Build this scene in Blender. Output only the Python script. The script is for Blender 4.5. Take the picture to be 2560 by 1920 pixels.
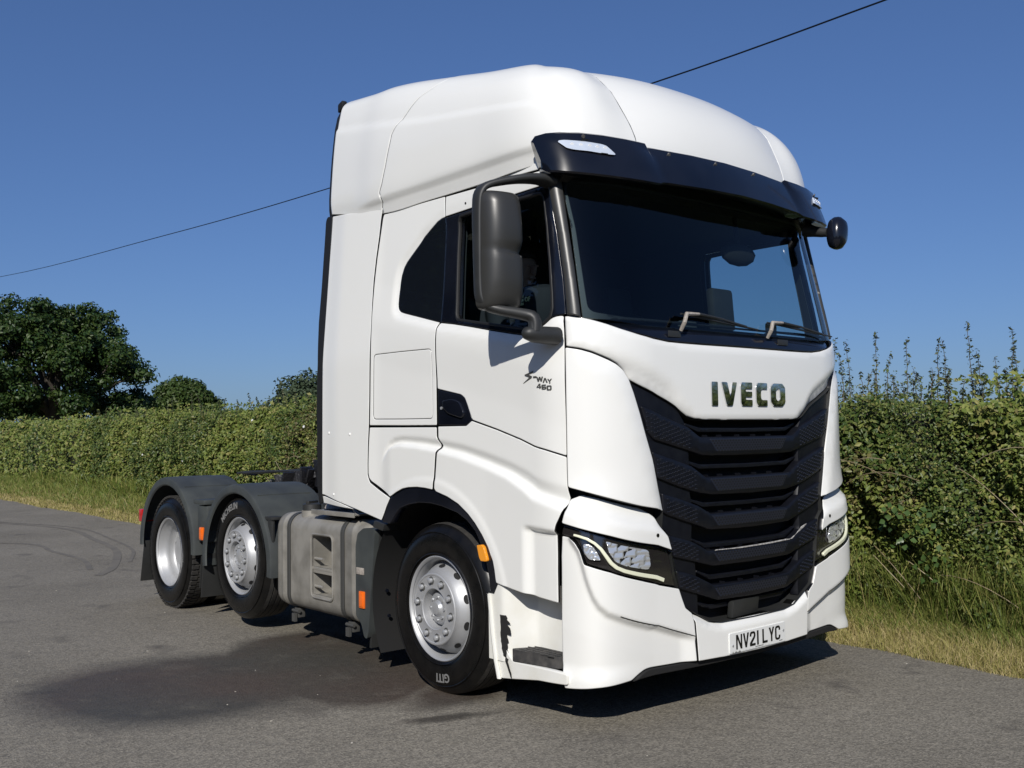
import bpy, bmesh, math, random
import numpy as np
from mathutils import Vector, Matrix
from mathutils.geometry import delaunay_2d_cdt
random.seed(7); rng = np.random.default_rng(7)
for o in list(bpy.data.objects): bpy.data.objects.remove(o)
SC = bpy.context.scene; COL = SC.collection
R = math.radians
# ---------- camera
cam = bpy.data.cameras.new("camera"); co = bpy.data.objects.new("camera", cam); COL.objects.link(co); SC.camera = co
cam.sensor_width = 36; cam.lens = 2482.56/2560*36; cam.clip_end = 3000; cam.clip_start = .05
ya, pi_, ro = R(40.2636), R(2.9138), R(-.8128)
f_ = Vector((math.sin(ya)*math.cos(pi_), math.cos(ya)*math.cos(pi_), math.sin(pi_))); r_ = Vector((math.cos(ya), -math.sin(ya), 0)); u_ = r_.cross(f_)
rr = r_*math.cos(ro)+u_*math.sin(ro); uu = u_*math.cos(ro)-r_*math.sin(ro)
M = Matrix((rr, uu, -f_)).transposed().to_4x4(); M.translation = (-4.7224, -3.47667, 1.52813); co.matrix_world = M
# ---------- sky and sun
W = bpy.data.worlds.new("World"); SC.world = W; W.use_nodes = True; nt = W.node_tree; nt.nodes.clear()
sky = nt.nodes.new('ShaderNodeTexSky'); sky.sky_type = 'NISHITA'; sky.sun_disc = False
SUN = Vector((-.28, -.25, .245)).normalized()
sky.sun_elevation = math.asin(SUN.z); sky.sun_rotation = math.atan2(SUN.x, SUN.y) % (2*math.pi)
sky.air_density = 1.0; sky.dust_density = .6; sky.ozone_density = 3.5; sky.altitude = 50
bg = nt.nodes.new('ShaderNodeBackground'); bg.inputs[1].default_value = .10
wo = nt.nodes.new('ShaderNodeOutputWorld'); gm_ = nt.nodes.new('ShaderNodeGamma'); gm_.inputs['Gamma'].default_value = .75; tint = nt.nodes.new('ShaderNodeMix'); tint.data_type = 'RGBA'; tint.blend_type = 'MULTIPLY'; tint.inputs[0].default_value = 1; tint.inputs[7].default_value = (.57, .79, 1.23, 1); nt.links.new(sky.outputs[0], gm_.inputs['Color']); nt.links.new(gm_.outputs[0], tint.inputs[6]); nt.links.new(tint.outputs[2], bg.inputs[0]); nt.links.new(bg.outputs[0], wo.inputs[0])
sl = bpy.data.lights.new("sun", 'SUN'); sl.energy = 4.3; sl.angle = R(.5); sl.color = (1, .955, .89)
so = bpy.data.objects.new("sun", sl); COL.objects.link(so); so.rotation_euler = SUN.to_track_quat('Z', 'Y').to_euler(); so.location = (-20, -16, 22)
SC.view_settings.view_transform = 'Standard'; SC.view_settings.look = 'None'; SC.view_settings.gamma = 1; SC.view_settings.exposure = 0
SC.render.engine = 'CYCLES'; SC.cycles.max_bounces = 8; SC.cycles.transparent_max_bounces = 12; SC.cycles.caustics_reflective = False; SC.cycles.caustics_refractive = False
SC.render.resolution_x = 1024; SC.render.resolution_y = 768
# ---------- materials
def mat(name, col, rough=.5, metal=0., coat=0., spec=.5, noise=None, bump=None, var=None):
    """noise=(scale, amount, colour2) mottles the colour; bump=(scale, strength, distance); var=amount of per-island value change"""
    m = bpy.data.materials.new(name); m.use_nodes = True; n = m.node_tree; b = n.nodes['Principled BSDF']; L = n.links.new
    b.inputs['Base Color'].default_value = (*col, 1); b.inputs['Roughness'].default_value = rough; b.inputs['Metallic'].default_value = metal
    b.inputs['Coat Weight'].default_value = coat; b.inputs['Coat Roughness'].default_value = .06; b.inputs['Specular IOR Level'].default_value = spec
    tc = n.nodes.new('ShaderNodeTexCoord'); last = None
    if noise:
        t = n.nodes.new('ShaderNodeTexNoise'); t.inputs['Scale'].default_value = noise[0]; t.inputs['Detail'].default_value = 6; L(tc.outputs['Object'], t.inputs['Vector'])
        r = n.nodes.new('ShaderNodeMapRange'); r.inputs[1].default_value = .35; r.inputs[2].default_value = .65; r.inputs[4].default_value = noise[1]; L(t.outputs[0], r.inputs[0])
        x = n.nodes.new('ShaderNodeMix'); x.data_type = 'RGBA'; x.inputs[6].default_value = (*col, 1); x.inputs[7].default_value = (*noise[2], 1); L(r.outputs[0], x.inputs[0]); L(x.outputs[2], b.inputs['Base Color']); last = x.outputs[2]
        r2 = n.nodes.new('ShaderNodeMapRange'); r2.inputs[3].default_value = rough; r2.inputs[4].default_value = min(1, rough*1.35); L(t.outputs[0], r2.inputs[0]); L(r2.outputs[0], b.inputs['Roughness'])
    if var:
        g = n.nodes.new('ShaderNodeNewGeometry'); h = n.nodes.new('ShaderNodeHueSaturation')
        a = n.nodes.new('ShaderNodeMapRange'); a.inputs[3].default_value = 1-var; a.inputs[4].default_value = 1+var; L(g.outputs['Random Per Island'], a.inputs[0]); L(a.outputs[0], h.inputs['Value'])
        if last: L(last, h.inputs['Color'])
        else: h.inputs['Color'].default_value = (*col, 1)
        L(h.outputs[0], b.inputs['Base Color'])
    if bump:
        t = n.nodes.new('ShaderNodeTexNoise'); t.inputs['Scale'].default_value = bump[0]; t.inputs['Detail'].default_value = 4; L(tc.outputs['Object'], t.inputs['Vector'])
        p = n.nodes.new('ShaderNodeBump'); p.inputs['Strength'].default_value = bump[1]; p.inputs['Distance'].default_value = bump[2]; L(t.outputs[0], p.inputs['Height']); L(p.outputs[0], b.inputs['Normal'])
    return m
def glass(name, tint, dark=0.):
    m = bpy.data.materials.new(name); m.use_nodes = True; n = m.node_tree; n.nodes.clear(); L = n.links.new
    o = n.nodes.new('ShaderNodeOutputMaterial'); t = n.nodes.new('ShaderNodeBsdfTransparent'); t.inputs[0].default_value = (*tint, 1)
    g = n.nodes.new('ShaderNodeBsdfGlossy'); g.inputs['Roughness'].default_value = .01
    f = n.nodes.new('ShaderNodeFresnel'); gb = n.nodes.new('ShaderNodeNewGeometry'); io = n.nodes.new('ShaderNodeMapRange'); io.inputs[3].default_value = 1.5; io.inputs[4].default_value = 1/1.5; L(gb.outputs['Backfacing'], io.inputs[0]); L(io.outputs[0], f.inputs[0]); x = n.nodes.new('ShaderNodeMixShader')
    L(f.outputs[0], x.inputs[0]); L(t.outputs[0], x.inputs[1]); L(g.outputs[0], x.inputs[2]); L(x.outputs[0], o.inputs[0]); return m
PAINT = mat('white_paint', (.80, .80, .765), .34, coat=.55, noise=(1.7, .35, (.765, .77, .73)), bump=(9, .02, .002))
PAINT2 = mat('white_paint_grimy', (.78, .78, .74), .33, coat=.3, noise=(7, .5, (.68, .665, .58)))
BLKG = mat('gloss_black', (.004, .005, .009), .16, coat=.3, spec=.4, noise=(3, .5, (.012, .014, .022)))
BLKP = mat('black_plastic', (.022, .023, .023), .42, bump=(400, .15, .0006), noise=(8, .5, (.032, .033, .032)))
PILLAR = mat('grained_plastic', (.035, .035, .033), .36, bump=(500, .2, .0006))
BLKM = mat('matt_black', (.008, .008, .008), .8)
DARKIN = mat('interior_dark', (.016, .018, .021), .75)
GRILL = mat('grille_plastic', (.0045, .005, .008), .34, spec=.35, noise=(20, .6, (.008, .009, .012)), bump=(600, .1, .0004))
GUARD = mat('mudguard_plastic', (.036, .041, .042), .5, noise=(5, .8, (.058, .065, .062)), bump=(120, .1, .001))
RUB = mat('tyre_rubber', (.005, .005, .005), .24, spec=.28, noise=(14, .5, (.012, .011, .010)), bump=(60, .12, .002))
TREAD = mat('tread_rubber', (.020, .019, .018), .75, noise=(30, .6, (.05, .046, .04)), bump=(150, .3, .002))
SILV = mat('silver_rim', (.47, .48, .49), .40, metal=.45, noise=(12, .5, (.40, .40, .40)), bump=(300, .06, .0005))
HUBS = mat('hub_silver', (.48, .49, .50), .36, metal=.5)
CHROME = mat('chrome', (.75, .76, .78), .04, metal=1)
ALU = mat('tank_alloy', (.34, .325, .29), .44, metal=.35, noise=(7, .9, (.21, .20, .175)), bump=(90, .15, .001))
STEEL = mat('dull_steel', (.20, .195, .185), .5, metal=.7, noise=(30, .7, (.10, .09, .08)))
STRAP = mat('tank_strap', (.10, .10, .095), .5, metal=.4)
AMBER = mat('amber_lens', (.85, .16, .015), .15, coat=.6)
AMBERY = mat('yellow_amber_lens', (.85, .32, .02), .12, coat=.8)
REDL = mat('red_lens', (.5, .01, .01), .2, coat=.5)
CLEARL = mat('clear_lens', (.60, .66, .74), .15, metal=.2)
REFL = mat('lamp_reflector', (.72, .74, .75), .16, metal=.6)
LENSD = mat('lamp_housing', (.02, .018, .018), .1, coat=.9)
DRL = mat('light_guide', (.86, .87, .66), .25, coat=.5)
PLATEW = mat('plate_white', (.72, .73, .71), .35)
INK = mat('ink_black', (.004, .004, .004), .3)
GLASSF = glass('windscreen_glass', (.62, .74, .76)); GLASSS = glass('side_glass', (.62, .70, .72)); LENSC = glass('lamp_lens', (1, 1, 1)); LEDW = mat('led_white', (.92, .93, .95), .2)
GRM = mat('grille_mesh_plastic', (.014, .017, .028), .35)
QGLASS = mat('privacy_glass', (.006, .008, .012), .04, coat=.3)
WIPS = mat('bleached_plastic', (.42, .38, .33), .6, noise=(60, .9, (.26, .23, .2)))
SEAL = mat('rubber_seal', (.010, .010, .010), .55)
LETY = mat('printed_yellow', (.93, .90, .42), .6); TYLET = mat('tyre_letter', (.20, .20, .195), .45)
# ---------- base surface of the cab: s runs round the plan from the centre of the front (0) along the side, z is height
def _tab(xs, ys):
    xs = np.array(xs, float); ys = np.array(ys, float)
    g = np.linspace(xs[0], xs[-1], 400); v = np.interp(g, xs, ys)
    k = np.hanning(25); k /= k.sum(); vp = np.pad(v, 12, mode='edge'); v = np.convolve(vp, k, 'valid')
    return lambda z: np.interp(z, g, v)
W_ = _tab([0, .2, 1.0, 2.05, 2.2, 3.0, 3.5, 3.95, 4.2], [1.25, 1.25, 1.25, 1.25, 1.24, 1.18, 1.15, 1.09, 1.05])
YF_ = _tab([0, .9, 2.0, 2.15, 2.86, 3.1, 4.2], [-.02, -.02, -.02, .0, .16, .2, .3])
CF_ = _tab([0, .9, 1.3, 4.2], [1, 1, 0, 0])
def base(s, z):
    s = np.asarray(s, float); z = np.asarray(z, float) + 0*s; s = s + 0*z
    w, yf, cf = W_(z), YF_(z), CF_(z)
    a = .8; ay = yf + .05*a*a
    t = np.clip((s - a)/.5, 0, 1)
    c1x, c1y = -(w - .2 + .12*cf), ay + .03 - .01*cf
    c2x, c2y = -w, ay + .14 - .09*cf
    bx = (1-t)**3*-a + 3*(1-t)**2*t*c1x + 3*(1-t)*t*t*c2x + t**3*-w
    by = (1-t)**3*ay + 3*(1-t)**2*t*c1y + 3*(1-t)*t*t*c2y + t**3*.45
    f = np.abs(s) < a
    x = np.where(f, -s, np.where(s > 1.3, -w, bx)); y = np.where(f, yf + .05*s*s, np.where(s > 1.3, s - .85, by))
    return np.stack([x, y, z], -1)
def base_n(s, z):
    e = 1e-3; ds = base(np.asarray(s)+e, z) - base(np.asarray(s)-e, z); dz = base(s, np.asarray(z)+e) - base(s, np.asarray(z)-e)
    n = np.cross(dz, ds); return n/np.linalg.norm(n, axis=-1, keepdims=True)*1.0
# ---------- mesh helpers
def link(o, parent=None):
    COL.objects.link(o)
    if parent is not None: o.parent = parent
    return o
def mesh(name, V, F, m, parent=None, smooth=True, mats=None, mi=None):
    me = bpy.data.meshes.new(name); me.from_pydata([tuple(map(float, v)) for v in V], [], [tuple(int(i) for i in f) for f in F])
    for x in (mats or [m]): me.materials.append(x)
    if smooth: me.polygons.foreach_set('use_smooth', [True]*len(me.polygons))
    if mi is not None: me.polygons.foreach_set('material_index', mi)
    me.update(); return link(bpy.data.objects.new(name, me), parent)
def thing(name, label, cat, loc=(0, 0, 0), group=None):
    o = bpy.data.objects.new(name, None); o.location = loc; o.empty_display_size = .2; COL.objects.link(o); o['label'] = label; o['category'] = cat
    if group: o['group'] = group
    return o
def tag(o, label=None, cat=None, group=None, kind=None):
    for k, v_ in (('label', label), ('category', cat), ('group', group), ('kind', kind)):
        if v_: o[k] = v_
    return o
class MB:
    """collects simple solids that belong to ONE part"""
    def __init__(s): s.V = []; s.F = []; s.mi = []
    def add(s, V, F, k=0):
        n = len(s.V); s.V += [tuple(v) for v in V]; s.F += [tuple(i+n for i in f) for f in F]; s.mi += [k]*len(F); return s
    def box(s, a, b, k=0, bev=.0):
        (x0, y0, z0), (x1, y1, z1) = a, b
        bm = bmesh.new(); bmesh.ops.create_cube(bm, size=1)
        for v in bm.verts: v.co = Vector(((x0+x1)/2+v.co.x*(x1-x0), (y0+y1)/2+v.co.y*(y1-y0), (z0+z1)/2+v.co.z*(z1-z0)))
        if bev: bmesh.ops.bevel(bm, geom=bm.edges[:], offset=bev, segments=2, affect='EDGES', profile=.6)
        return s.bm(bm, k)
    def bm(s, bm, k=0):
        bm.verts.ensure_lookup_table(); s.add([v.co[:] for v in bm.verts], [[v.index for v in f.verts] for f in bm.faces], k) if not bm.verts.index_update() else 0; bm.free(); return s
    def obox(s, c, ax, ay, az, k=0, bev=0.):
        """box of half-axes ax, ay, az round c"""
        c, ax, ay, az = map(Vector, (c, ax, ay, az)); bm = bmesh.new(); bmesh.ops.create_cube(bm, size=2)
        if bev:
            for v in bm.verts: v.co = Vector((v.co.x*ax.length, v.co.y*ay.length, v.co.z*az.length))
            bmesh.ops.bevel(bm, geom=bm.edges[:], offset=bev, segments=2, affect='EDGES', profile=.6)
            for v in bm.verts: v.co = c+ax.normalized()*v.co.x+ay.normalized()*v.co.y+az.normalized()*v.co.z
        else:
            for v in bm.verts: v.co = c+ax*v.co.x+ay*v.co.y+az*v.co.z
        return s.bm(bm, k)
    def tube(s, pts, rad, n=8, k=0, cap=True):
        P = [Vector(p) for p in pts]; rad = rad if hasattr(rad, '__len__') else [rad]*len(P); V = []; F = []; up = None
        for i, p in enumerate(P):
            d = (P[min(i+1, len(P)-1)]-P[max(i-1, 0)]).normalized()
            a = up if up is not None else (Vector((0, 0, 1)) if abs(d.z) < .9 else Vector((1, 0, 0)))
            a = (a-d*a.dot(d)).normalized(); up = a; b = d.cross(a)
            V += [p+(a*math.cos(q)+b*math.sin(q))*rad[i] for q in [2*math.pi*j/n for j in range(n)]]
        for i in range(len(P)-1):
            for j in range(n): F.append((i*n+j, i*n+(j+1) % n, (i+1)*n+(j+1) % n, (i+1)*n+j))
        if cap: F += [tuple(range(n))[::-1], tuple(range((len(P)-1)*n, len(P)*n))]
        return s.add(V, F, k)
    def rev(s, prof, axis_o, n=48, k=0, a0=0, a1=2*math.pi, close=False):
        """profile [(x, r)] turned about the line parallel to X through axis_o"""
        ox, oy, oz = axis_o; full = abs(a1-a0-2*math.pi) < 1e-6; m_ = n if full else n+1; V = []; F = []; c = len(prof)
        for i in range(m_):
            a = a0+(a1-a0)*i/n
            V += [(ox+x, oy+r*math.cos(a), oz+r*math.sin(a)) for x, r in prof]
        for i in range(n):
            i2 = (i+1) % m_
            for j in range(c if close else c-1): F.append((i*c+j, i*c+(j+1) % c, i2*c+(j+1) % c, i2*c+j))
        return s.add(V, F, k)
    def loft(s, rings, k=0, cap=True, close=True):
        n = len(rings[0]); V = [p for r in rings for p in r]; F = []
        for i in range(len(rings)-1):
            for j in range(n if close else n-1): F.append((i*n+j, i*n+(j+1) % n, (i+1)*n+(j+1) % n, (i+1)*n+j))
        if cap: F += [tuple(range(n))[::-1], tuple(range((len(rings)-1)*n, len(rings)*n))]
        return s.add(V, F, k)
    def prism(s, poly, fn, h0, h1, k=0):
        """poly in 2-D, fn(u, v, h) -> point; caps filled by triangulation"""
        P, T = tri2d([poly]); n = len(P)
        s.add([fn(u, v, h0) for u, v in P], T, k); s.add([fn(u, v, h1) for u, v in P], [t[::-1] for t in T], k)
        m_ = len(poly); s.add([fn(u, v, h0) for u, v in poly]+[fn(u, v, h1) for u, v in poly], [(i, (i+1) % m_, m_+(i+1) % m_, m_+i) for i in range(m_)], k); return s
    def build(s, name, m, parent=None, smooth=True, mats=None, fix=True, auto=None):
        o = mesh(name, s.V, s.F, m, parent, smooth, mats, s.mi)
        if fix:
            bm = bmesh.new(); bm.from_mesh(o.data); bmesh.ops.remove_doubles(bm, verts=bm.verts[:], dist=1e-5); bmesh.ops.recalc_face_normals(bm, faces=bm.faces[:])
            if smooth:
                lim = math.cos(R(auto or 38))
                for e in bm.edges:
                    if len(e.link_faces) == 2 and e.link_faces[0].normal.dot(e.link_faces[1].normal) < lim: e.smooth = False
            bm.to_mesh(o.data); bm.free()
        return o
def inpoly(P, loops):
    x, y = P[:, 0], P[:, 1]; ins = np.zeros(len(P), bool)
    for L in loops:
        A = np.array(L, float); B = np.roll(A, -1, 0)
        for (x0, y0), (x1, y1) in zip(A, B):
            if y0 == y1: continue
            c = ((y0 > y) != (y1 > y)) & (x < (x1-x0)*(y-y0)/(y1-y0)+x0); ins ^= c
    return ins
def tri2d(loops, pts=()):
    V = [Vector(map(float, p)) for L in loops for p in L]+[Vector(map(float, p)) for p in pts]; E = []; n = 0
    for L in loops: E += [(n+i, n+(i+1) % len(L)) for i in range(len(L))]; n += len(L)
    v, e, f, *_ = delaunay_2d_cdt(V, E, [], 0, 1e-6)
    P = np.array([(q.x, q.y) for q in v]); T = np.array([list(t) for t in f]); c = P[T].mean(1)
    return P, [tuple(t) for t in T[inpoly(c, loops)]]
def rnd(poly, r=.02, n=4):
    out = []; N = len(poly)
    for i in range(N):
        p = Vector(poly[i]); a = Vector(poly[i-1])-p; b = Vector(poly[(i+1) % N])-p
        if a.length < 1e-6 or b.length < 1e-6: continue
        q = min(r, a.length*.48, b.length*.48); A = p+a.normalized()*q; B = p+b.normalized()*q
        for k in range(n+1): t = k/n; out.append(tuple(A*(1-t)**2+p*2*t*(1-t)+B*t*t))
    return out
def resample(L, st):
    out = []; N = len(L)
    for i in range(N):
        a = np.array(L[i]); b = np.array(L[(i+1) % N]); d = np.linalg.norm(b-a)
        if d < 1e-5: continue
        k = max(1, int(round(d/st)))
        for j in range(k): out.append(tuple(a+(b-a)*j/k))
    return out
def inset(L, e):
    A = np.array(L); ar = ((A[:, 0]*np.roll(A[:, 1], -1))-(A[:, 1]*np.roll(A[:, 0], -1))).sum()
    d = np.roll(A, -1, 0)-np.roll(A, 1, 0); n = np.stack([-d[:, 1], d[:, 0]], 1)/np.maximum(np.linalg.norm(d, axis=1)[:, None], 1e-9)
    return [tuple(p) for p in A+n*e*(1 if ar > 0 else -1)]
def sdist(P, line):
    """distance to an open polyline, + on its left"""
    A = np.array(line, float); best = np.full(len(P), 1e9); sg = np.zeros(len(P))
    for a, b in zip(A[:-1], A[1:]):
        d = b-a; t = np.clip(((P-a)@d)/(d@d), 0, 1); q = a+t[:, None]*d; r = np.linalg.norm(P-q, axis=1); s_ = np.sign(d[0]*(P[:, 1]-a[1])-d[1]*(P[:, 0]-a[0]))
        m_ = r < best-1e-9; best = np.where(m_, r, best); sg = np.where(m_, s_, sg)
    return best*sg
def ss(a, b, x): t = np.clip((x-a)/(b-a), 0, 1); return t*t*(3-2*t)
def panel(name, outline, m, parent, surf, holes=(), st=.03, e=.003, drop=.0015, wall=.014, gap=.0017, grid=None, mirror=False, mats=None):
    """a skin panel: outline (and holes) in the surface's own (u, v), rolled edge, inner flange"""
    O = resample(outline, st); H = [resample(h, st) for h in holes]
    O = inset(O, gap); H = [inset(h, -gap) for h in H]
    O2 = inset(O, e); H2 = [inset(h, -e) for h in H]; O3 = inset(O, e*2.1); H3 = [inset(h, -e*2.1) for h in H]
    A = np.array(O); lo, hi = A.min(0), A.max(0); g = grid or st
    gx, gy = np.meshgrid(np.arange(lo[0]+g*.5, hi[0], g), np.arange(lo[1]+g*.5, hi[1], g)); G = np.stack([gx.ravel(), gy.ravel()], 1)
    if len(G):
        loops2 = [O3]+H3; G = G[inpoly(G, loops2)]
        for L in loops2:
            if len(G) == 0: break
            B = np.array(L); B2 = np.roll(B, -1, 0); keep = np.ones(len(G), bool)
            for a, b in zip(B, B2):
                d = b-a; t = np.clip(((G-a)@d)/max(d@d, 1e-12), 0, 1); keep &= np.linalg.norm(G-(a+t[:, None]*d), axis=1) > g*.4
            G = G[keep]
    P, T = tri2d([O]+H, [p for L in [O2]+H2+[O3]+H3 for p in L if (e*2.1 < .012 or e > .05 or L in ([O2]+H2))]+[tuple(p) for p in G])
    edge = np.zeros(len(P)); B = np.array([p for L in [O]+H for p in L])
    for i in range(0, len(P), 500):
        d = np.linalg.norm(P[i:i+500, None]-B[None], axis=2).min(1); edge[i:i+500] = d < 1e-5
    X = surf(P[:, 0], P[:, 1], -drop*edge); V = [tuple(p) for p in X]; F = list(T)
    c = X[np.array(T)]; nn = np.cross(c[:, 1]-c[:, 0], c[:, 2]-c[:, 0]); q = surf(P[:, 0], P[:, 1], .01-drop*edge)-X
    flip = (nn*q[np.array(T)[:, 0]]).sum(1).mean() < 0
    if flip: F = [f[::-1] for f in F]
    for L in [O]+H:
        L = np.array(L); a = surf(L[:, 0], L[:, 1], -drop+0*L[:, 0]); b = surf(L[:, 0], L[:, 1], -drop-wall+0*L[:, 0])
        idx = [int(np.argmin(((P-p)**2).sum(1))) for p in L]; n0 = len(V); V += [tuple(p) for p in b]; N = len(L)
        for i in range(N): F.append((idx[i], idx[(i+1) % N], n0+(i+1) % N, n0+i))
    o = mesh(name, V, F, m, parent, mats=[m, INK] if m is PAINT else mats, mi=[0]*len(T)+[1]*(len(F)-len(T)) if m is PAINT else None)  # flanges of white panels coloured black, so the seams look shaded
    bm = bmesh.new(); bm.from_mesh(o.data); bmesh.ops.recalc_face_normals(bm, faces=bm.faces[:])
    k = 0; bm.faces.ensure_lookup_table()
    f0 = bm.faces[0]; want = Vector(q[T[0][0]]); 
    if f0.normal.dot(want) < 0: bmesh.ops.reverse_faces(bm, faces=bm.faces[:])
    bm.to_mesh(o.data); bm.free()
    if mirror: return o, flipx(o, parent)
    return o
def flipx(o, parent=None):
    me = o.data.copy(); n = len(me.vertices); a = np.empty(n*3); me.vertices.foreach_get('co', a); a[0::3] *= -1; me.vertices.foreach_set('co', a); me.flip_normals(); me.update()
    c = bpy.data.objects.new(o.name.split('.')[0], me); link(c, parent if parent is not None else o.parent); return c
def text_mesh(txt, size, ext=.002, bold=0., spacing=1.):
    cu = bpy.data.curves.new('t', 'FONT'); cu.body = txt; cu.size = size; cu.extrude = ext; cu.offset = bold; cu.space_character = spacing; cu.resolution_u = 4; cu.align_x = 'LEFT'
    ob = bpy.data.objects.new('t', cu); COL.objects.link(ob); bpy.context.view_layer.update(); dg = bpy.context.evaluated_depsgraph_get()
    me = ob.evaluated_get(dg).to_mesh(); V = np.array([v.co[:] for v in me.vertices]); F = [tuple(p.vertices) for p in me.polygons]
    bpy.data.objects.remove(ob); bpy.data.curves.remove(cu); return V, F
# ---------- the lorry: one thing, an Empty under its front axle
truck = thing('tractor_unit', 'white three-axle high-roof tractor lorry parked on the asphalt lane', 'lorry', (0, 0, 0))
bpy.context.view_layer.update()
def fixp():
    for o in COL.objects:
        if o.parent is truck and 'pk' not in o: o.matrix_parent_inverse = truck.matrix_world.inverted(); o['pk'] = 1
# relief of the skin
FL = [(1.0, 1.20), (1.166, 1.245), (1.241, 1.27), (1.302, 1.293), (1.378, 1.329), (1.525, 1.378), (1.733, 1.428), (1.952, 1.472), (2.187, 1.501), (2.372, 1.516), (2.567, 1.523), (2.648, 1.514), (2.703, 1.492), (2.752, 1.446), (2.80, 1.37), (2.83, 1.25)]
BC = [(.0, 1.60), (.3, 1.60), (.367, 1.602), (.434, 1.612), (.488, 1.635), (.531, 1.66), (.572, 1.693), (.613, 1.741), (.664, 1.784), (.734, 1.819), (.808, 1.854), (.856, 1.884), (.903, 1.908), (.955, 1.928), (1.005, 1.947), (1.06, 1.962), (1.12, 1.985), (1.2, 2.02)]
UC = [(1.161, 1.02), (1.161, .993), (1.127, .935), (1.109, .869), (1.093, .803), (1.076, .752), (1.056, .704), (1.029, .663), (.988, .628), (.923, .596), (.811, .535), (.522, .439), (.4, .40)]
QW = [(2.16, 2.205), (2.394, 2.262), (2.55, 2.30), (2.597, 2.314), (2.623, 2.333), (2.635, 2.36), (2.636, 2.42), (2.629, 2.509), (2.62, 2.552), (2.599, 2.598), (2.569, 2.631), (2.497, 2.683), (2.434, 2.727), (2.39, 2.762), (2.331, 2.792), (2.245, 2.834), (2.20, 2.846), (2.163, 2.849)]
BW = [(2.163, 2.849), (1.9, 2.855), (1.583, 2.859), (1.224, 2.864), (1.158, 2.70), (1.158, 2.152), (1.19, 2.150), (1.21, 2.147), (1.231, 2.139), (1.256, 2.115), (1.293, 2.087), (1.343, 2.067), (1.40, 2.064), (1.497, 2.081), (1.696, 2.119), (1.863, 2.153), (2.037, 2.186), (2.16, 2.205)]
ALLW = QW[:-1]+BW
def D_side(s, z):
    zc = np.interp(s, [p[0] for p in FL], [p[1] for p in FL]); P = np.stack([s, z], 1)
    d = -sdist(P, FL)*0 + (zc-z); h = np.interp(s, [1.1, 1.3, 1.5, 2.7], [.085, .075, .06, .035])
    d = np.where(s > 2.6, np.minimum(d, sdist(P, FL)*-1 if False else d), d)
    fade = ss(2.80, 2.66, s)*ss(1.05, 1.16, s)
    rise = np.interp(s, [1.1, 1.3, 1.7, 2.7], [.030, .026, .014, .012])
    g = -.021*ss(-.25, .85, d/h) + (.021+rise)*ss(.80, 1.5, d/h)
    g = g*fade
    # shoulder line across door and quarter panel
    zk = np.interp(s, [1.17, 1.402, 1.803, 2.188, 2.647, 2.9], [1.816, 1.912, 2.013, 2.112, 2.221, 2.28]); k = np.clip(z-zk, -.25, .25); k = np.sqrt(k*k+.0004)
    g = g - .045*k*ss(3.0, 2.8, s)*ss(1.0, 1.2, s)
    # sunk rim round the side glass
    m = (np.abs(z-2.45) < .55) & (s > 1.1) & (s < 2.8)
    if m.any():
        L = ALLW+[ALLW[0]]; dd = np.abs(sdist(P[m], L)); ins = inpoly(P[m], [ALLW]); dd = np.where(ins, 0, dd)
        q = -.016*ss(.05, .006, dd); q = q*(1-.7*ss(2.74, 2.86, P[m][:, 1])); g[m] += q
    g -= .034*ss(1.035, 1.005, z-.10*(s-1.23))*ss(1.40, 1.33, s)*(z > .5)*ss(1.6, 1.5, s)
    # soft lip round the wheel arch
    ra = np.hypot(s-.85-1.44, (z-.49)); g += .006*ss(.80, .76, ra)*(s < 2.75)*(z > .6)
    return g
def D_front(s, z):
    zc = np.interp(s, [p[0] for p in BC], [p[1] for p in BC]); P = np.stack([s, z], 1); m = s > .42; g = 0*s
    d = np.zeros_like(s); d[m] = -sdist(P[m], BC)
    g += -.030*ss(-.012, .07, d)*ss(.42, .55, s)*ss(1.13, .98, s)*ss(1.5, 1.6, z)
    g += -.006*ss(1.955, 2.01, z)*(s < 1)*0
    return g
def D_bump(s, z):
    P = np.stack([s, z], 1); d = sdist(P, UC); d = np.where(z > 1.02, 0, d)
    inner = ss(-.004, .045, -d if False else d*1.0)
    g = -.036*ss(-.004, .032, d)*ss(.48, .62, s)
    zl = np.interp(s, [.5, .671, .866, .991, 1.128, 1.225, 1.5], [.28, .315, .413, .47, .514, .536, .55])
    g += -.10*np.clip(zl-z, 0, .2)*.35
    g += .020*ss(.36, .27, z)*ss(.80, 1.0, s)
    return g
def zero(s, z): return 0*s
def SK(D=zero, off=0.):
    def f(s, z, h):
        s = np.asarray(s, float); z = np.asarray(z, float); a = np.abs(s); g = D(a, z)+off+h
        n = base_n(np.maximum(a, 1e-3), z); P = base(a, z)+n*np.asarray(g)[:, None]; P[:, 0] = np.where(s < 0, -P[:, 0], P[:, 0]); return P
    return f
def pt(s, z, h=0., D=zero): return Vector(SK(D)(np.array([float(s)]), np.array([float(z)]), np.array([float(h)]))[0])
SD = SK(D_side)
def both(name, outline, m, surf, **k):
    a, b = panel(name, outline, m, truck, surf, mirror=True, **k); return a, b
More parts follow.
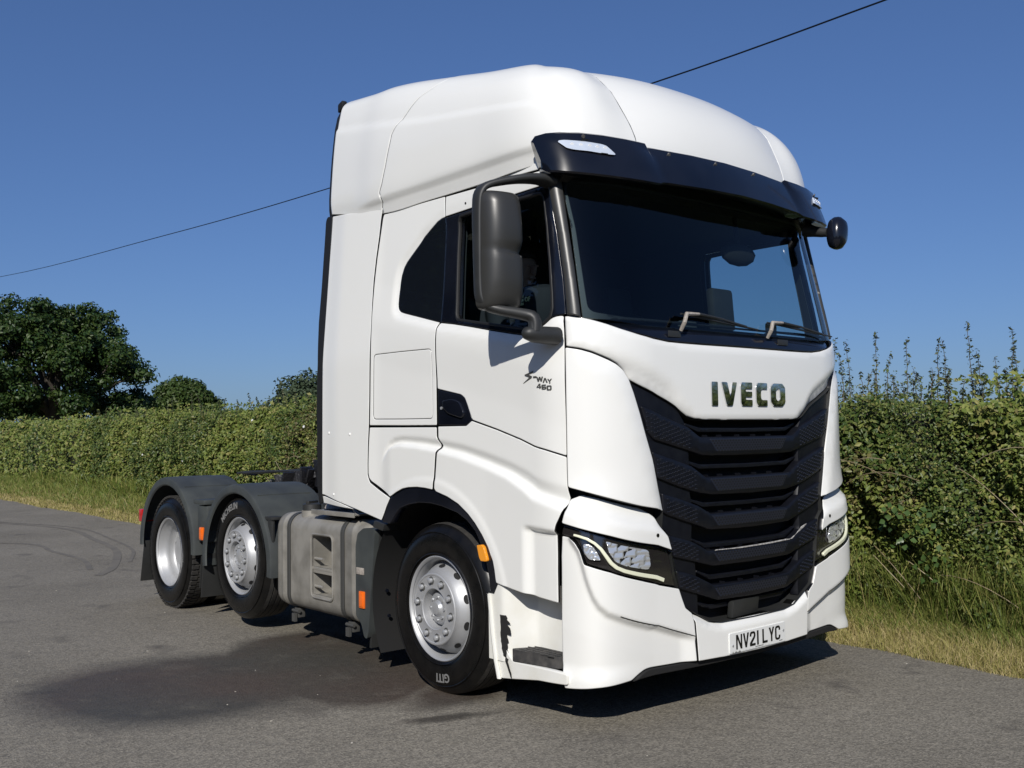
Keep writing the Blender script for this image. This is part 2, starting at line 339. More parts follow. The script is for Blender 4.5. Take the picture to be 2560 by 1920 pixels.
# door: upper frame strip and lower leaf, one mesh each side
DT = [(2.163, 2.974), (1.9, 2.968), (1.65, 2.96), (1.43, 2.953), (1.231, 2.947), (1.224, 2.866), (1.583, 2.861), (1.9, 2.857), (2.163, 2.851)]
DLo = [(2.16, 2.203), (2.037, 2.184), (1.862, 2.151), (1.696, 2.117), (1.497, 2.079), (1.40, 2.062), (1.343, 2.065), (1.293, 2.085), (1.256, 2.113), (1.231, 2.137), (1.21, 2.145), (1.19, 2.148), (1.17, 2.146), (1.1655, 2.08), (1.1655, 1.8), (1.1655, 1.413), (1.263, 1.450), (1.423, 1.504), (1.624, 1.56), (1.838, 1.613), (1.848, 1.625), (1.886, 1.701), (1.91, 1.742), (1.947, 1.763), (2.176, 1.806), (2.179, 1.95), (2.18, 2.16), (2.176, 2.195)]
a, door_far = both('door', rnd(DLo, .012), PAINT, SD, st=.018, grid=.025)
doors = (a, door_far)
for o in doors: pass
t1, t2 = both('door_frame', rnd(DT, .008), PAINT, SD)
for o, d in ((t1, a), (t2, door_far)): o.parent = d
# quarter panel with its window and locker
QP = [(2.169, 2.977), (2.518, 2.985), (2.846, 2.988), (2.856, 2.963), (2.873, 2.841), (2.894, 2.697), (2.908, 2.545), (2.911, 2.391), (2.908, 2.237), (2.908, 2.008), (2.914, 1.782), (2.921, 1.600), (2.526, 1.593), (2.186, 1.589), (2.186, 1.8), (2.186, 2.101), (2.184, 2.190), (2.170, 2.2065)]
QPo = QP+QW[1:]
HT = rnd([(2.872, 2.06), (2.556, 2.057), (2.227, 2.050), (2.227, 1.630), (2.565, 1.634), (2.881, 1.640), (2.877, 1.85)], .03)
q1, q2 = both('quarter_panel', rnd(QPo, .01), PAINT, SD, holes=[HT], st=.018, grid=.022)
h1, h2 = both('locker_door', HT, PAINT, SK(D_side, -.001))
w1, w2 = both('quarter_window', rnd(QW, .006), QGLASS, SK(D_side, -.001), drop=.001, gap=.001, st=.018)
QL = [(2.921, 1.588), (2.526, 1.583), (2.188, 1.579), (2.187, 1.52), (2.176, 1.50), (2.162, 1.475), (2.176, 1.450), (2.187, 1.419), (2.202, 1.291), (2.211, 1.206), (2.289, 1.214), (2.377, 1.217), (2.467, 1.212), (2.532, 1.202), (2.599, 1.179), (2.672, 1.147), (2.791, 1.191), (2.904, 1.237), (2.928, 1.255), (2.940, 1.285), (2.940, 1.353), (2.934, 1.469)]
both('lower_quarter_panel', rnd(QL, .01), PAINT, SD, st=.014, grid=.0125)
SKT = [(2.174, 1.583), (1.9, 1.582), (1.848, 1.610), (1.624, 1.556), (1.423, 1.500), (1.263, 1.446), (1.1655, 1.409), (1.1655, 1.266), (1.164, 1.234), (1.160, 1.20), (1.178, 1.148), (1.196, 1.102), (1.212, 1.063), (1.224, 1.009), (1.228, .828), (1.228, .66), (1.366, .684), (1.50, .700), (1.619, .718), (1.625, .735), (1.634, .785), (1.648, .835), (1.668, .865), (1.690, .905), (1.742, .97), (1.805, 1.032), (1.87, 1.082), (1.959, 1.133), (2.062, 1.17), (2.178, 1.197), (2.196, 1.215), (2.190, 1.292), (2.174, 1.419), (2.162, 1.447), (2.148, 1.475), (2.162, 1.50), (2.174, 1.520)]
both('door_skirt', rnd(SKT, .008), PAINT, SD, st=.014, grid=.0125)
# handle recess
HO = rnd([(2.174, 1.803), (1.947, 1.760), (1.910, 1.741), (1.886, 1.700), (1.848, 1.622), (1.849, 1.606), (1.9, 1.584), (2.174, 1.588)], .012)
for hs in both('handle_recess', HO, BLKG, SK(D_side, -.003)):
    pass
G1 = rnd([(2.12, 1.735), (2.02, 1.742), (1.95, 1.722), (1.905, 1.655), (1.93, 1.625), (2.06, 1.655), (2.11, 1.69)], .02)
both('door_handle', G1, BLKG, SK(D_side, .012), wall=.02)
lockm = MB(); c = pt(2.135, 1.69, -.001, D_side); lockm.tube([c, c+Vector((-.006, 0, 0))], .009, 12); lk = lockm.build('door_lock', HUBS, truck)
# window surround, glass
GS = rnd([(2.038, 2.80), (2.038, 2.6), (2.030, 2.363), (2.022, 2.238), (2.005, 2.206), (1.953, 2.196), (1.693, 2.149), (1.499, 2.114), (1.38, 2.094), (1.31, 2.095), (1.262, 2.115), (1.232, 2.145), (1.222, 2.19), (1.222, 2.264), (1.229, 2.453), (1.245, 2.645), (1.27, 2.80), (1.29, 2.825), (1.32, 2.832), (1.9, 2.836), (2.02, 2.832)], .01)
BWc = [(2.157, 2.846), (1.9, 2.852), (1.583, 2.857), (1.235, 2.862), (1.215, 2.84), (1.178, 2.60), (1.160, 2.35), (1.158, 2.152)]+BW[6:]
for o, d in zip(both('window_surround', rnd(BWc, .006), BLKG, SK(D_side, .0), holes=[GS], wall=.05), doors): o.parent = d
for o, d in zip(both('window_channel', inset(GS, -.004), SEAL, SK(D_side, .003), holes=[inset(GS, .010)], wall=.02, gap=0), doors): o.parent = d
sg1, sg2 = both('side_window', inset(GS, -.01), GLASSS, SK(D_side, -.02), wall=.0005, drop=0, gap=0)
sg1.parent = doors[0]; sg2.parent = doors[1]
# roof rail strip between door and fairing
RR = [(2.86, 2.998), (2.50, 2.992), (2.163, 2.985), (1.9, 2.978), (1.65, 2.970), (1.43, 2.963), (1.20, 2.956), (1.20, 3.02), (2.86, 3.06)]
both('roof_rail', RR, PAINT, SK(D_side, -.004))
# corner pillar
PL = [(1.149, 2.145), (1.090, 2.128), (1.098, 2.4), (1.112, 2.65), (1.128, 2.93), (1.222, 2.95), (1.214, 2.85), (1.171, 2.60), (1.153, 2.35)]
def D_pil(s, z): 
    a = np.interp(z, [2.13, 2.4, 2.65, 2.93], [1.09, 1.098, 1.112, 1.128]); b = np.interp(z, [2.13, 2.35, 2.6, 2.85, 2.95], [1.149, 1.153, 1.171, 1.214, 1.222]); t = np.clip((s-a)/(b-a), 0, 1); return .020*np.sqrt(np.clip(4*t*(1-t), 0, 1))
both('corner_pillar', PL, PILLAR, SK(D_pil, .0), st=.012)
# front corner deflector, bonnet
CP = [(1.1605, 1.9740), (1.1040, 1.9600), (1.0550, 1.9420), (1.0220, 1.9250), (0.9850, 1.9050), (0.9500, 1.8820), (0.9240, 1.8530), (0.9000, 1.8070), (0.8790, 1.7340), (0.8550, 1.6340), (0.8290, 1.5120), (0.8030, 1.4000), (0.7700, 1.2490), (0.7370, 1.1140), (0.8640, 1.1510), (1.0200, 1.2050), (1.1605, 1.2540), (1.1605, 1.4500), (1.1605, 1.7000)]
def D_cp(s, z):
    P = np.stack([s, z], 1); d = sdist(P, [(1.25, 2.0), (1.104, 1.954), (1.055, 1.936), (.985, 1.899), (.95, 1.876), (.924, 1.847), (.900, 1.801), (.879, 1.734), (.829, 1.512), (.770, 1.249), (.73, 1.08)])
    return .012-.022*ss(.05, -.005, np.abs(d))*ss(1.14, 1.0, s)
both('corner_deflector', rnd(CP, .012), PAINT, SK(D_cp, .0), wall=.05)
BT = [(1.1605, 2.139), (1.125, 2.137), (1.089, 2.129), (1.041, 2.114), (.986, 2.094), (.93, 2.070), (.85, 2.042), (.783, 2.024), (.673, 2.011), (.569, 2.008), (.405, 2.006), (.2, 2.006), (0, 2.006)]
BL_ = [(1.1605, 1.978), (1.104, 1.965), (1.055, 1.947), (1.022, 1.930), (.985, 1.911), (.95, 1.887), (.922, 1.856), (.896, 1.806), (.858, 1.782), (.822, 1.762), (.756, 1.730), (.677, 1.698), (.626, 1.673), (.585, 1.644), (.532, 1.613), (.479, 1.599), (.367, 1.594), (.2, 1.592), (0, 1.592)]
half = BT[::-1]+BL_
BN = half[:-1]+[(-s, z) for s, z in half[::-1]][:-1]; BN = [p for i, p in enumerate(BN) if i == 0 or abs(p[0]-BN[i-1][0])+abs(p[1]-BN[i-1][1]) > 1e-4]
if abs(BN[0][0]-BN[-1][0])+abs(BN[0][1]-BN[-1][1]) < 1e-4: BN = BN[:-1]
bonnet = panel('bonnet', rnd(BN, .008), PAINT, truck, SK(D_front), st=.025, e=.008, drop=.006)
# black scuttle under the screen
CWl = [(1.155, 2.150)]+[(s, z+.003) for s, z in BT]; CWh = [(s, z) for s, z in [(0, 2.125), (.4, 2.125), (.8, 2.122), (1.0, 2.12), (1.09, 2.125)]]
hc = CWl+[]; up_ = [(0, 2.115), (.4, 2.115), (.8, 2.118), (1.0, 2.13), (1.10, 2.145)]
cw = [(s, z) for s, z in up_]+hc[1:]; cw = cw+[(-s, z) for s, z in cw[::-1]]; cw2 = []
for p in cw:
    if not cw2 or abs(p[0]-cw2[-1][0])+abs(p[1]-cw2[-1][1]) > 1e-4: cw2.append(p)
if abs(cw2[0][0]-cw2[-1][0])+abs(cw2[0][1]-cw2[-1][1]) < 1e-4: cw2.pop()
def D_scu(s, z): return -.045*ss(2.035, 2.115, z)
panel('scuttle_panel', rnd(cw2, .006), BLKG, truck, SK(D_scu, -.004), st=.03, wall=.03)
vm = MB()
for s0 in (.62, -.35):
    for s_, z_ in ((s0, 2.055),): c = pt(abs(s_), z_, .0); c.x *= (1 if s_ > 0 else -1); vm.obox(c+Vector((0, .004, 0)), (.05, 0, 0), (0, .003, 0), (0, 0, .017), bev=.002)
vm.build('scuttle_hatch', BLKP, truck)
# windscreen
WSo = [(-1.13, 2.93), (-1.10, 2.65), (-1.085, 2.13), (-.8, 2.09), (0, 2.085), (.8, 2.09), (1.085, 2.13), (1.10, 2.65), (1.13, 2.93)]
ws = panel('windscreen', WSo, GLASSF, truck, SK(zero, -.018), st=.06, wall=.0005, drop=0, gap=0)
bd = [(-1.135, 2.93), (-1.10, 2.65), (-1.087, 2.12), (1.087, 2.12), (1.10, 2.65), (1.135, 2.93)]; bd_in = rnd([(-1.105, 2.88), (-1.073, 2.62), (-1.057, 2.165), (-.9, 2.135), (0, 2.125), (.9, 2.135), (1.057, 2.165), (1.073, 2.62), (1.105, 2.88)], .04)
o = panel('windscreen_seal', bd, SEAL, truck, SK(zero, -.021), holes=[bd_in], st=.04, wall=.02, drop=0, gap=0); o.parent = ws
# side deflector behind the cab, with its flap and rubber edge
DF = [(3.535, 3.100), (3.200, 3.062), (2.848, 3.032), (2.865, 2.950), (2.875, 2.841), (2.897, 2.697), (2.912, 2.545), (2.914, 2.391), (2.911, 2.237), (2.911, 2.008), (2.917, 1.782), (2.925, 1.600), (2.938, 1.469), (2.943, 1.353), (2.943, 1.275), (2.926, 1.246), (2.911, 1.229), (2.798, 1.183), (2.679, 1.140), (2.723, 1.084), (2.751, 1.037), (2.783, 0.992), (3.097, 1.050), (3.540, 1.126), (3.572, 1.128), (3.570, 1.400), (3.564, 1.800), (3.553, 2.300), (3.545, 2.750)]
def D_df(s, z): return -.02*ss(3.3, 3.58, s)-.0
both('side_deflector', rnd(DF, .01), PAINT, SK(D_df, .0))
FP = [(3.545, 1.118), (3.30, 1.083), (3.105, 1.046), (3.20, 1.047), (3.458, 1.060), (3.574, 1.066), (3.574, 1.118)]
def D_fp(s, z): return -.02*ss(3.3, 3.58, s)-.16*np.clip((1.12-.17*(3.545-s))-z, 0, 1)-.004
both('deflector_flap', FP, PAINT, SK(D_fp, .0), st=.02)
SE = [(3.547, 3.105), (3.62, 3.11), (3.638, 3.08), (3.640, 2.85), (3.642, 2.6), (3.652, 2.35), (3.645, 2.2), (3.635, 2.05), (3.643, 1.9), (3.652, 1.7), (3.645, 1.5), (3.645, 1.2), (3.62, 1.06), (3.585, 1.062), (3.575, 1.12), (3.573, 1.4), (3.567, 1.8), (3.556, 2.3), (3.548, 2.75)]
def D_se(s, z): return -.022
both('deflector_seal', rnd(SE, .02), SEAL, SK(D_se, .0), st=.02, gap=0)
bm_ = MB()
for s_, z_ in ((3.458, 1.556), (3.163, 1.545), (3.387, 1.135)):
    c = pt(s_, z_, 0, D_df); bm_.add([tuple(c+Vector((-.006*math.cos(a), .011*math.sin(a)*math.cos(b), .011*math.sin(a)*math.sin(b)))) for a in (.01, .6, 1.2, 1.57) for b in [k*math.pi/5 for k in range(10)]], [(i*10+j, i*10+(j+1) % 10, (i+1)*10+(j+1) % 10, (i+1)*10+j) for i in range(3) for j in range(10)])
bm_.build('rivet', PAINT, truck)
kh = MB(); c = pt(1.96, 2.895, .0, D_side); kh.tube([c+Vector((.004, 0, 0)), c+Vector((-.002, 0, 0))], .007, 10); kh.build('plug', INK, truck)
# wheel-arch trim and liner
ATo = [(2.779, .985), (2.747, 1.045), (2.709, 1.10), (2.674, 1.145), (2.599, 1.176), (2.532, 1.199), (2.467, 1.209), (2.377, 1.214), (2.289, 1.211), (2.200, 1.203), (2.178, 1.192), (2.062, 1.167), (1.959, 1.130), (1.87, 1.079), (1.805, 1.029), (1.742, .967), (1.694, .905), (1.668, .86), (1.650, .82), (1.636, .78), (1.628, .735), (1.622, .66)]
ATi = [(1.69, .66), (1.700, .74), (1.722, .82), (1.755, .895), (1.817, .985), (1.893, 1.041), (1.983, 1.08), (2.134, 1.111), (2.254, 1.123), (2.366, 1.122), (2.481, 1.106), (2.574, 1.08), (2.628, 1.036), (2.69, .975)]
both('wheel_arch_trim', ATo+ATi, BLKG, SK(zero, -.004), st=.02, wall=.05, gap=.001)
ln = MB()
def arc(r, a0, a1, n, cy=1.40, cz=.49): return [(cy+r*math.cos(R(a0+(a1-a0)*i/n)), cz+r*math.sin(R(a0+(a1-a0)*i/n))) for i in range(n+1)]
LA = arc(.70, 200, -30, 30)
for sg in (-1, 1):
    ln.add([(sg*1.215, y, z) for y, z in LA]+[(sg*.70, y, z) for y, z in LA], [(i, i+1, 32+i, 31+i) for i in range(30)])
    ln.add([(sg*.71, y, z) for y, z in LA]+[(sg*.71, 1.4, .3)], [(i, i+1, 31) for i in range(30)])
ln.build('wheel_arch_liner', BLKM, truck)

# black sheets added behind the panels so the gaps read as shade
SHL = [(1.13, 1.26), (2.70, 1.24), (2.90, 1.26), (2.96, 1.30), (2.96, 3.02), (1.20, 3.0), (1.15, 2.80), (1.13, 2.15)]
SH0 = [(1.21, .74), (1.60, .74), (1.66, .86), (1.80, 1.05), (2.0, 1.17), (2.25, 1.25), (2.68, 1.22), (2.88, 1.30), (2.88, 1.60), (1.15, 1.60), (1.15, 1.22)]
both('body_shell', rnd(SHL, .02), INK, SK(D_side, -.030), holes=[inset(GS, -.03)], st=.06, wall=.004)
both('rear_shell', [(2.86, 1.26), (3.0, 1.12), (3.54, 1.16), (3.62, 3.0), (3.60, 3.22), (2.86, 3.3)], INK, SK(zero, -.055), st=.10, wall=.004)  # black filler added so no sky shows through the deflector gap
# ---------- bumper, lamps, grille
def sym(h):   # half outline (s>=0, from the centre line round and back to it) -> closed outline
    out = [tuple(p) for p in h]+[(-s, z) for s, z in h[::-1]]; res = []
    for p in out:
        if not res or abs(p[0]-res[-1][0])+abs(p[1]-res[-1][1]) > 1e-4: res.append(p)
    if abs(res[0][0]-res[-1][0])+abs(res[0][1]-res[-1][1]) < 1e-4: res.pop()
    return res
BR = [(1.165, 1.195), (1.113, 1.220), (1.039, 1.205), (.93, 1.170), (.899, 1.158), (.839, 1.138), (.785, 1.085), (.757, 1.031), (.721, .982), (.697, .910), (.86, .963), (.985, 1.007), (1.117, 1.046), (1.193, 1.072), (1.186, 1.10)]
def D_br(s, z):
    zt = np.interp(s, [.7, .785, .9, 1.04, 1.17], [1.02, 1.07, 1.10, 1.15, 1.17]); return .012-.030*ss(.055, .0, zt-z)-.55*np.clip(z-zt, 0, 1)
both('headlight_brow', rnd(BR, .010), PAINT, SK(D_br), st=.02, wall=.04)
HL = rnd([(1.197, 1.066), (1.117, 1.041), (.985, 1.002), (.86, .958), (.694, .904), (.671, .831), (.654, .768), (.642, .713), (.787, .742), (.861, .780), (.984, .835), (1.103, .874), (1.114, .913), (1.122, .942), (1.142, .979), (1.160, .997), (1.182, 1.005), (1.213, 1.011), (1.207, 1.041)], .008)
hb = both('headlight', HL, LENSD, SK(zero, -.026), st=.025, wall=.03)
for o, h in zip(both('headlight_lens', HL, LENSC, SK(zero, .001), st=.03, wall=.0005, drop=0), hb): o.parent = h
def strip(line, w0, w1=None):
    A = np.array(line); d = np.gradient(A, axis=0); n = np.stack([-d[:, 1], d[:, 0]], 1); n /= np.linalg.norm(n, axis=1)[:, None]; w = np.linspace(w0, w1 or w0, len(A))[:, None]
    return [tuple(p) for p in A+n*w]+[tuple(p) for p in (A-n*w)[::-1]]
DR = [(1.150, 1.015), (1.125, 1.008), (1.092, .997), (1.055, .975), (1.025, .946), (.999, .908), (.977, .874), (.951, .848), (.919, .829), (.86, .803), (.80, .778), (.745, .757)]
for o, h in zip(both('daytime_light', strip(DR, .0055, .0105), DRL, SK(zero, -.003), st=.02, wall=.015, gap=0, e=.002, drop=.001), hb): o.parent = h
RB = rnd([(1.000, .985), (.90, .950), (.822, .922), (.812, .860), (.818, .818), (.90, .848), (.948, .875), (.978, .920)], .012)
def D_refl(s, z): return -.005-.010*np.clip(1-((s-.905)/.10)**2, 0, 1)-.008*((s*21+.37*np.floor(z*27)) % 1.)-.005*((z*27+.21*np.floor(s*21)) % 1.)
for o, h in zip(both('main_reflector', RB, REFL, SK(D_refl, -.002), st=.005, wall=.006, gap=0, e=.001), hb): o.parent = h
SB = rnd([(1.112, .972), (1.085, .972), (1.062, .958), (1.040, .925), (1.022, .888), (1.085, .893), (1.108, .925)], .012)
def D_ref2(s, z): return -.005-.005*((s*70+.4*np.floor(z*90)) % 1.)-.003*((z*90) % 1.)
for o, h in zip(both('small_reflector', SB, REFL, SK(D_ref2, -.004), st=.008, wall=.006, gap=0, e=.002), hb): o.parent = h
BPo = [(1.216, 1.005), (1.182, 1.001), (1.161, .992), (1.144, .975), (1.125, .937), (1.117, .909), (1.106, .869), (.984, .829), (.861, .774), (.787, .736), (.640, .703), (.617, .647), (.594, .597), (.545, .563), (.528, .512), (.520, .433), (.509, .305), (.671, .308), (.815, .311), (.830, .307), (.848, .294), (.882, .266), (.961, .258), (1.064, .250), (1.145, .241), (1.212, .233), (1.222, .277), (1.230, .363), (1.228, .5), (1.226, .7), (1.224, .9)]
both('bumper_corner', rnd(BPo, .008), PAINT, SK(D_bump, .0), st=.013, grid=.0105, wall=.05)
sm = both('bumper_seam', strip([(.94, .603), (.811, .535), (.70, .496), (.522, .439)], .0022), INK, SK(D_bump, .0012), st=.02, wall=.002, gap=0, e=.0008, drop=0)
CB = [(0, .484), (.29, .484), (.355, .488), (.40, .505), (.47, .535), (.541, .562), (.525, .511), (.517, .432), (.507, .305), (.25, .298), (0, .295)]
def D_cb(s, z): return .004-.030*ss(.045, 0, np.interp(s, [0, .3, .4, .54], [.486, .486, .508, .565])-z)
cbp = panel('bumper_centre', rnd(sym(CB), .006), PAINT, truck, SK(D_cb), st=.018, wall=.06)
LP = [(0, .292), (.50, .300), (.813, .308), (.828, .304), (.846, .290), (.878, .262), (.8, .270), (.4, .264), (0, .262)]
panel('bumper_lip', sym(LP), BLKM, truck, SK(zero, -.030), st=.03, wall=.10)
# number plate
def RP(w): 
    PLP = rnd([(-w, .4175), (w, .4175), (w, .3065), (-w, .3065)], .008); return PLP
plate = panel('number_plate', RP(.26), PLATEW, truck, SK(zero, .010), st=.03, wall=.006, gap=0, e=.001, drop=.0006)
def wrap_text(name, items, m, parent, h0=.0115, D=zero, mirror=False):
    """items: (text, size, s0, z0, bold, xscale, spacing); letters laid on the skin, s grows towards the near side so text runs with -s"""
    mb = MB()
    for txt, size, s0, z0, bold, xs, spc in items:
        V, F = text_mesh(txt, size, .0012, bold, spc); s = s0-V[:, 0]*xs; z = z0+V[:, 1]
        P = SK(D)(s, z, h0+V[:, 2]); mb.add([tuple(p) for p in P], F)
    return mb.build(name, m, parent, smooth=False, fix=False)
UKL = dict(N=[[(0, 0), (0, 1), (.28, 1), (.78, .30), (.78, 1), (1, 1), (1, 0), (.74, 0), (.22, .73), (.22, 0)]], V=[[(0, 1), (.26, 1), (.5, .28), (.74, 1), (1, 1), (.62, 0), (.38, 0)]],
 L=[[(0, 1), (.26, 1), (.26, .16), (.95, .16), (.95, 0), (0, 0)]], Y=[[(0, 1), (.28, 1), (.5, .60), (.72, 1), (1, 1), (.62, .42), (.62, 0), (.38, 0), (.38, .42)]])
UKL['1'] = [[(.38, 0), (.38, 1), (.64, 1), (.64, 0)]]
UKL['2'] = [[(0, 0), (0, .22), (.62, .60), (.74, .70), (.74, .78), (.66, .86), (.36, .86), (.26, .78), (.26, .68), (0, .68), (0, .82), (.10, .95), (.28, 1), (.74, 1), (.92, .94), (1, .82), (1, .66), (.90, .53), (.38, .19), (.38, .16), (1, .16), (1, 0)]]
UKL['C'] = [[(.74, .68), (.74, .78), (.66, .86), (.36, .86), (.26, .78), (.26, .22), (.36, .14), (.66, .14), (.74, .22), (.74, .32), (1, .32), (1, .18), (.90, .06), (.72, 0), (.28, 0), (.10, .06), (0, .18), (0, .82), (.10, .94), (.28, 1), (.72, 1), (.90, .94), (1, .82), (1, .68)]]
def sheet_letters(name, seq, m, parent, surf, th=.0015, fat=0.):
    """seq: (loops, s_left, z_bottom, width, height)"""
    mb = MB()
    for loops, s0, z0, w, h in seq:
        LL = [[(s0-x*w, z0+y*h) for x, y in L] for L in loops]; P, T = tri2d(LL)
        A = surf(P[:, 0], P[:, 1], th+0*P[:, 0]); mb.add([tuple(p) for p in A], T)
        for L in LL:
            L = np.array(resample(L, .02)); a = surf(L[:, 0], L[:, 1], th+0*L[:, 0]); b = surf(L[:, 0], L[:, 1], 0*L[:, 0]-.002); n = len(L)
            mb.add([tuple(p) for p in a]+[tuple(p) for p in b], [(i, (i+1) % n, n+(i+1) % n, n+i) for i in range(n)])
    return mb.build(name, m, parent, smooth=False)
seq = []; x = .206
for ch, w, gp in (('N', .052, .009), ('V', .052, .009), ('2', .050, -.004), ('1', .052, .018), ('L', .050, .012), ('Y', .052, .009), ('C', .050, 0)):
    seq.append((UKL[ch], x, .3255, w, .079)); x -= w+gp
sheet_letters('plate_number', seq, INK, plate, SK(zero, .0105))
pm = MB()
for s_, z_ in ((.236, .350), (-.236, .372)):
    c = pt(s_, z_, .011); c.x = -s_; pm.tube([c, c+Vector((0, -.004, 0))], .006, 10)
pm.build('plate_screw', HUBS, plate)
sheet_letters('plate_small_print', [([[(0, 0), (1, 0), (1, 1), (0, 1)]], .035, .316, .075, .0022), ([[(0, 0), (1, 0), (1, 1), (0, 1)]], -.195, .317, .03, .003)], INK, plate, SK(zero, .0105), .001)
# front badge
o_r = lambda L, r: rnd(L, r, 3)
BI = [[(0, 0), (0, 1), (1, 1), (1, 0)]]; BV = [[(0, 1), (.36, 1), (.56, .36), (.70, 1), (1, 1), (.72, .06), (.66, 0), (.36, 0), (.29, .06)]]
BE = [[(.0, .12), (.0, .86), (.10, 1), (1, 1), (1, .74), (.42, .74), (.42, .61), (.98, .61), (.98, .39), (.42, .39), (.42, .26), (1, .26), (1, 0), (.10, 0)]]
BC_ = [[(.0, .16), (.0, .84), (.16, 1), (1, 1), (1, .74), (.52, .74), (.42, .66), (.42, .34), (.52, .26), (1, .26), (1, 0), (.16, 0)]]
BO = [[(.0, .18), (.0, .82), (.2, 1), (.8, 1), (1, .82), (1, .18), (.8, 0), (.2, 0)], [(.36, .32), (.46, .23), (.54, .23), (.64, .32), (.64, .68), (.54, .77), (.46, .77), (.36, .68)]]
bd_ = [(BI, .356, 1.672, .052, .132), (BV, .272, 1.672, .135, .132), (BE, .103, 1.672, .106, .134), (BC_, -.040, 1.672, .108, .134), (BO, -.182, 1.672, .150, .134)]
bd_ = [([rnd([(x*w, y*h) for x, y in L], .007, 3) for L in lp], s0, z0, w, h) for lp, s0, z0, w, h in bd_]; bd_ = [([[(x/w, y/h) for x, y in L] for L in lp], s0, z0, w, h) for lp, s0, z0, w, h in bd_]
lb = sheet_letters('front_badge', bd_, CHROME, bonnet, SK(D_front, .001), .007)
lb['label'] = 'chrome maker name in five capital letters'
# side badges
SL = [[(0, 0), (.55, .42), (.62, .50), (.20, .66), (.18, .74), (1, 1), (.90, .84), (.52, .74), (.86, .56), (.84, .44)]]
def dash(a): return [[(0, 0), (1, 0), (.9, 1), (.1, 1)]]
sn = SK(D_side, .001)
sb_ = [(SL, 1.383, 1.800, .085, .062), (dash(0), 1.300, 1.826, .016, .008)]
Wl = [[(0, 1), (.16, 1), (.27, .35), (.42, 1), (.58, 1), (.73, .35), (.84, 1), (1, 1), (.82, 0), (.64, 0), (.5, .6), (.36, 0), (.18, 0)]]
Al = [[(0, 0), (.36, 1), (.64, 1), (1, 0), (.78, 0), (.5, .72), (.22, 0)]]; Yl = [[(0, 1), (.24, 1), (.5, .62), (.76, 1), (1, 1), (.6, .42), (.6, 0), (.4, 0), (.4, .42)]]
D4 = [[(0, .22), (.62, 1), (.86, 1), (.86, .40), (1, .40), (1, .22), (.86, .22), (.86, 0), (.64, 0), (.64, .22)], [(.30, .40), (.64, .40), (.64, .80)]]
D6 = [[(0, .15), (0, .85), (.15, 1), (.95, 1), (.95, .80), (.26, .80), (.26, .60), (.85, .60), (1, .48), (1, .12), (.85, 0), (.15, 0)], [(.26, .2), (.76, .2), (.76, .40), (.26, .40)]]
D0 = [[(0, .15), (0, .85), (.15, 1), (.85, 1), (1, .85), (1, .15), (.85, 0), (.15, 0)], [(.26, .22), (.74, .22), (.74, .78), (.26, .78)]]
sb_ += [(Wl, 1.285, 1.805, .028, .024), (Al, 1.258, 1.797, .020, .024), (Yl, 1.238, 1.791, .019, .024)]
sb_ += [(D4, 1.287, 1.768, .020, .025), (D6, 1.264, 1.762, .019, .025), (D0, 1.242, 1.756, .020, .025)]
sheet_letters('door_badge', sb_, STRAP, doors[0], sn, .003)
# grille
GO = [(0, 1.590), (.367, 1.590), (.479, 1.595), (.533, 1.609), (.585, 1.640), (.626, 1.669), (.677, 1.694), (.756, 1.726), (.822, 1.758), (.858, 1.778), (.893, 1.800), (.80, 1.40), (.735, 1.114), (.745, 1.03), (.700, .99), (.66, .78), (.62, .66), (.59, .60), (.40, .50), (.29, .484), (0, .48)]
panel('grille_backing', sym(GO), BLKM, truck, SK(zero, -.13), st=.05, wall=.01, gap=-.02)
gw = MB(); GOa = np.array(resample(sym(GO), .03)); a = SK(zero, -.012)(GOa[:, 0], GOa[:, 1], 0*GOa[:, 0]); b = SK(zero, -.13)(GOa[:, 0], GOa[:, 1], 0*GOa[:, 0]); n = len(GOa)
gw.add([tuple(p) for p in a]+[tuple(p) for p in b], [(i, (i+1) % n, n+(i+1) % n, n+i) for i in range(n)]); gw.build('grille_surround', BLKP, truck)
WP = [(.893, 1.797), (.858, 1.776), (.822, 1.756), (.756, 1.724), (.677, 1.692), (.626, 1.667), (.585, 1.638), (.555, 1.60), (.512, 1.54), (.510, 1.2), (.49, 1.12), (.505, .95), (.478, .80), (.467, .64), (.466, .535), (.50, .555), (.59, .600), (.617, .66), (.655, .78), (.697, .99), (.74, 1.03), (.735, 1.114), (.80, 1.40)]
both('grille_side_panel', rnd(WP, .01), GRILL, SK(zero, -.030), st=.03, wall=.05)
def bar(top, bot, ctr_t, x_in, kind='bar', off=-.012, lip=True):
    h = top+bot; o = panel('grille_bar', rnd(sym(h), .012), GRILL, truck, SK(zero, off), st=.025, wall=.045, e=.006, drop=.006, gap=0)
    return o
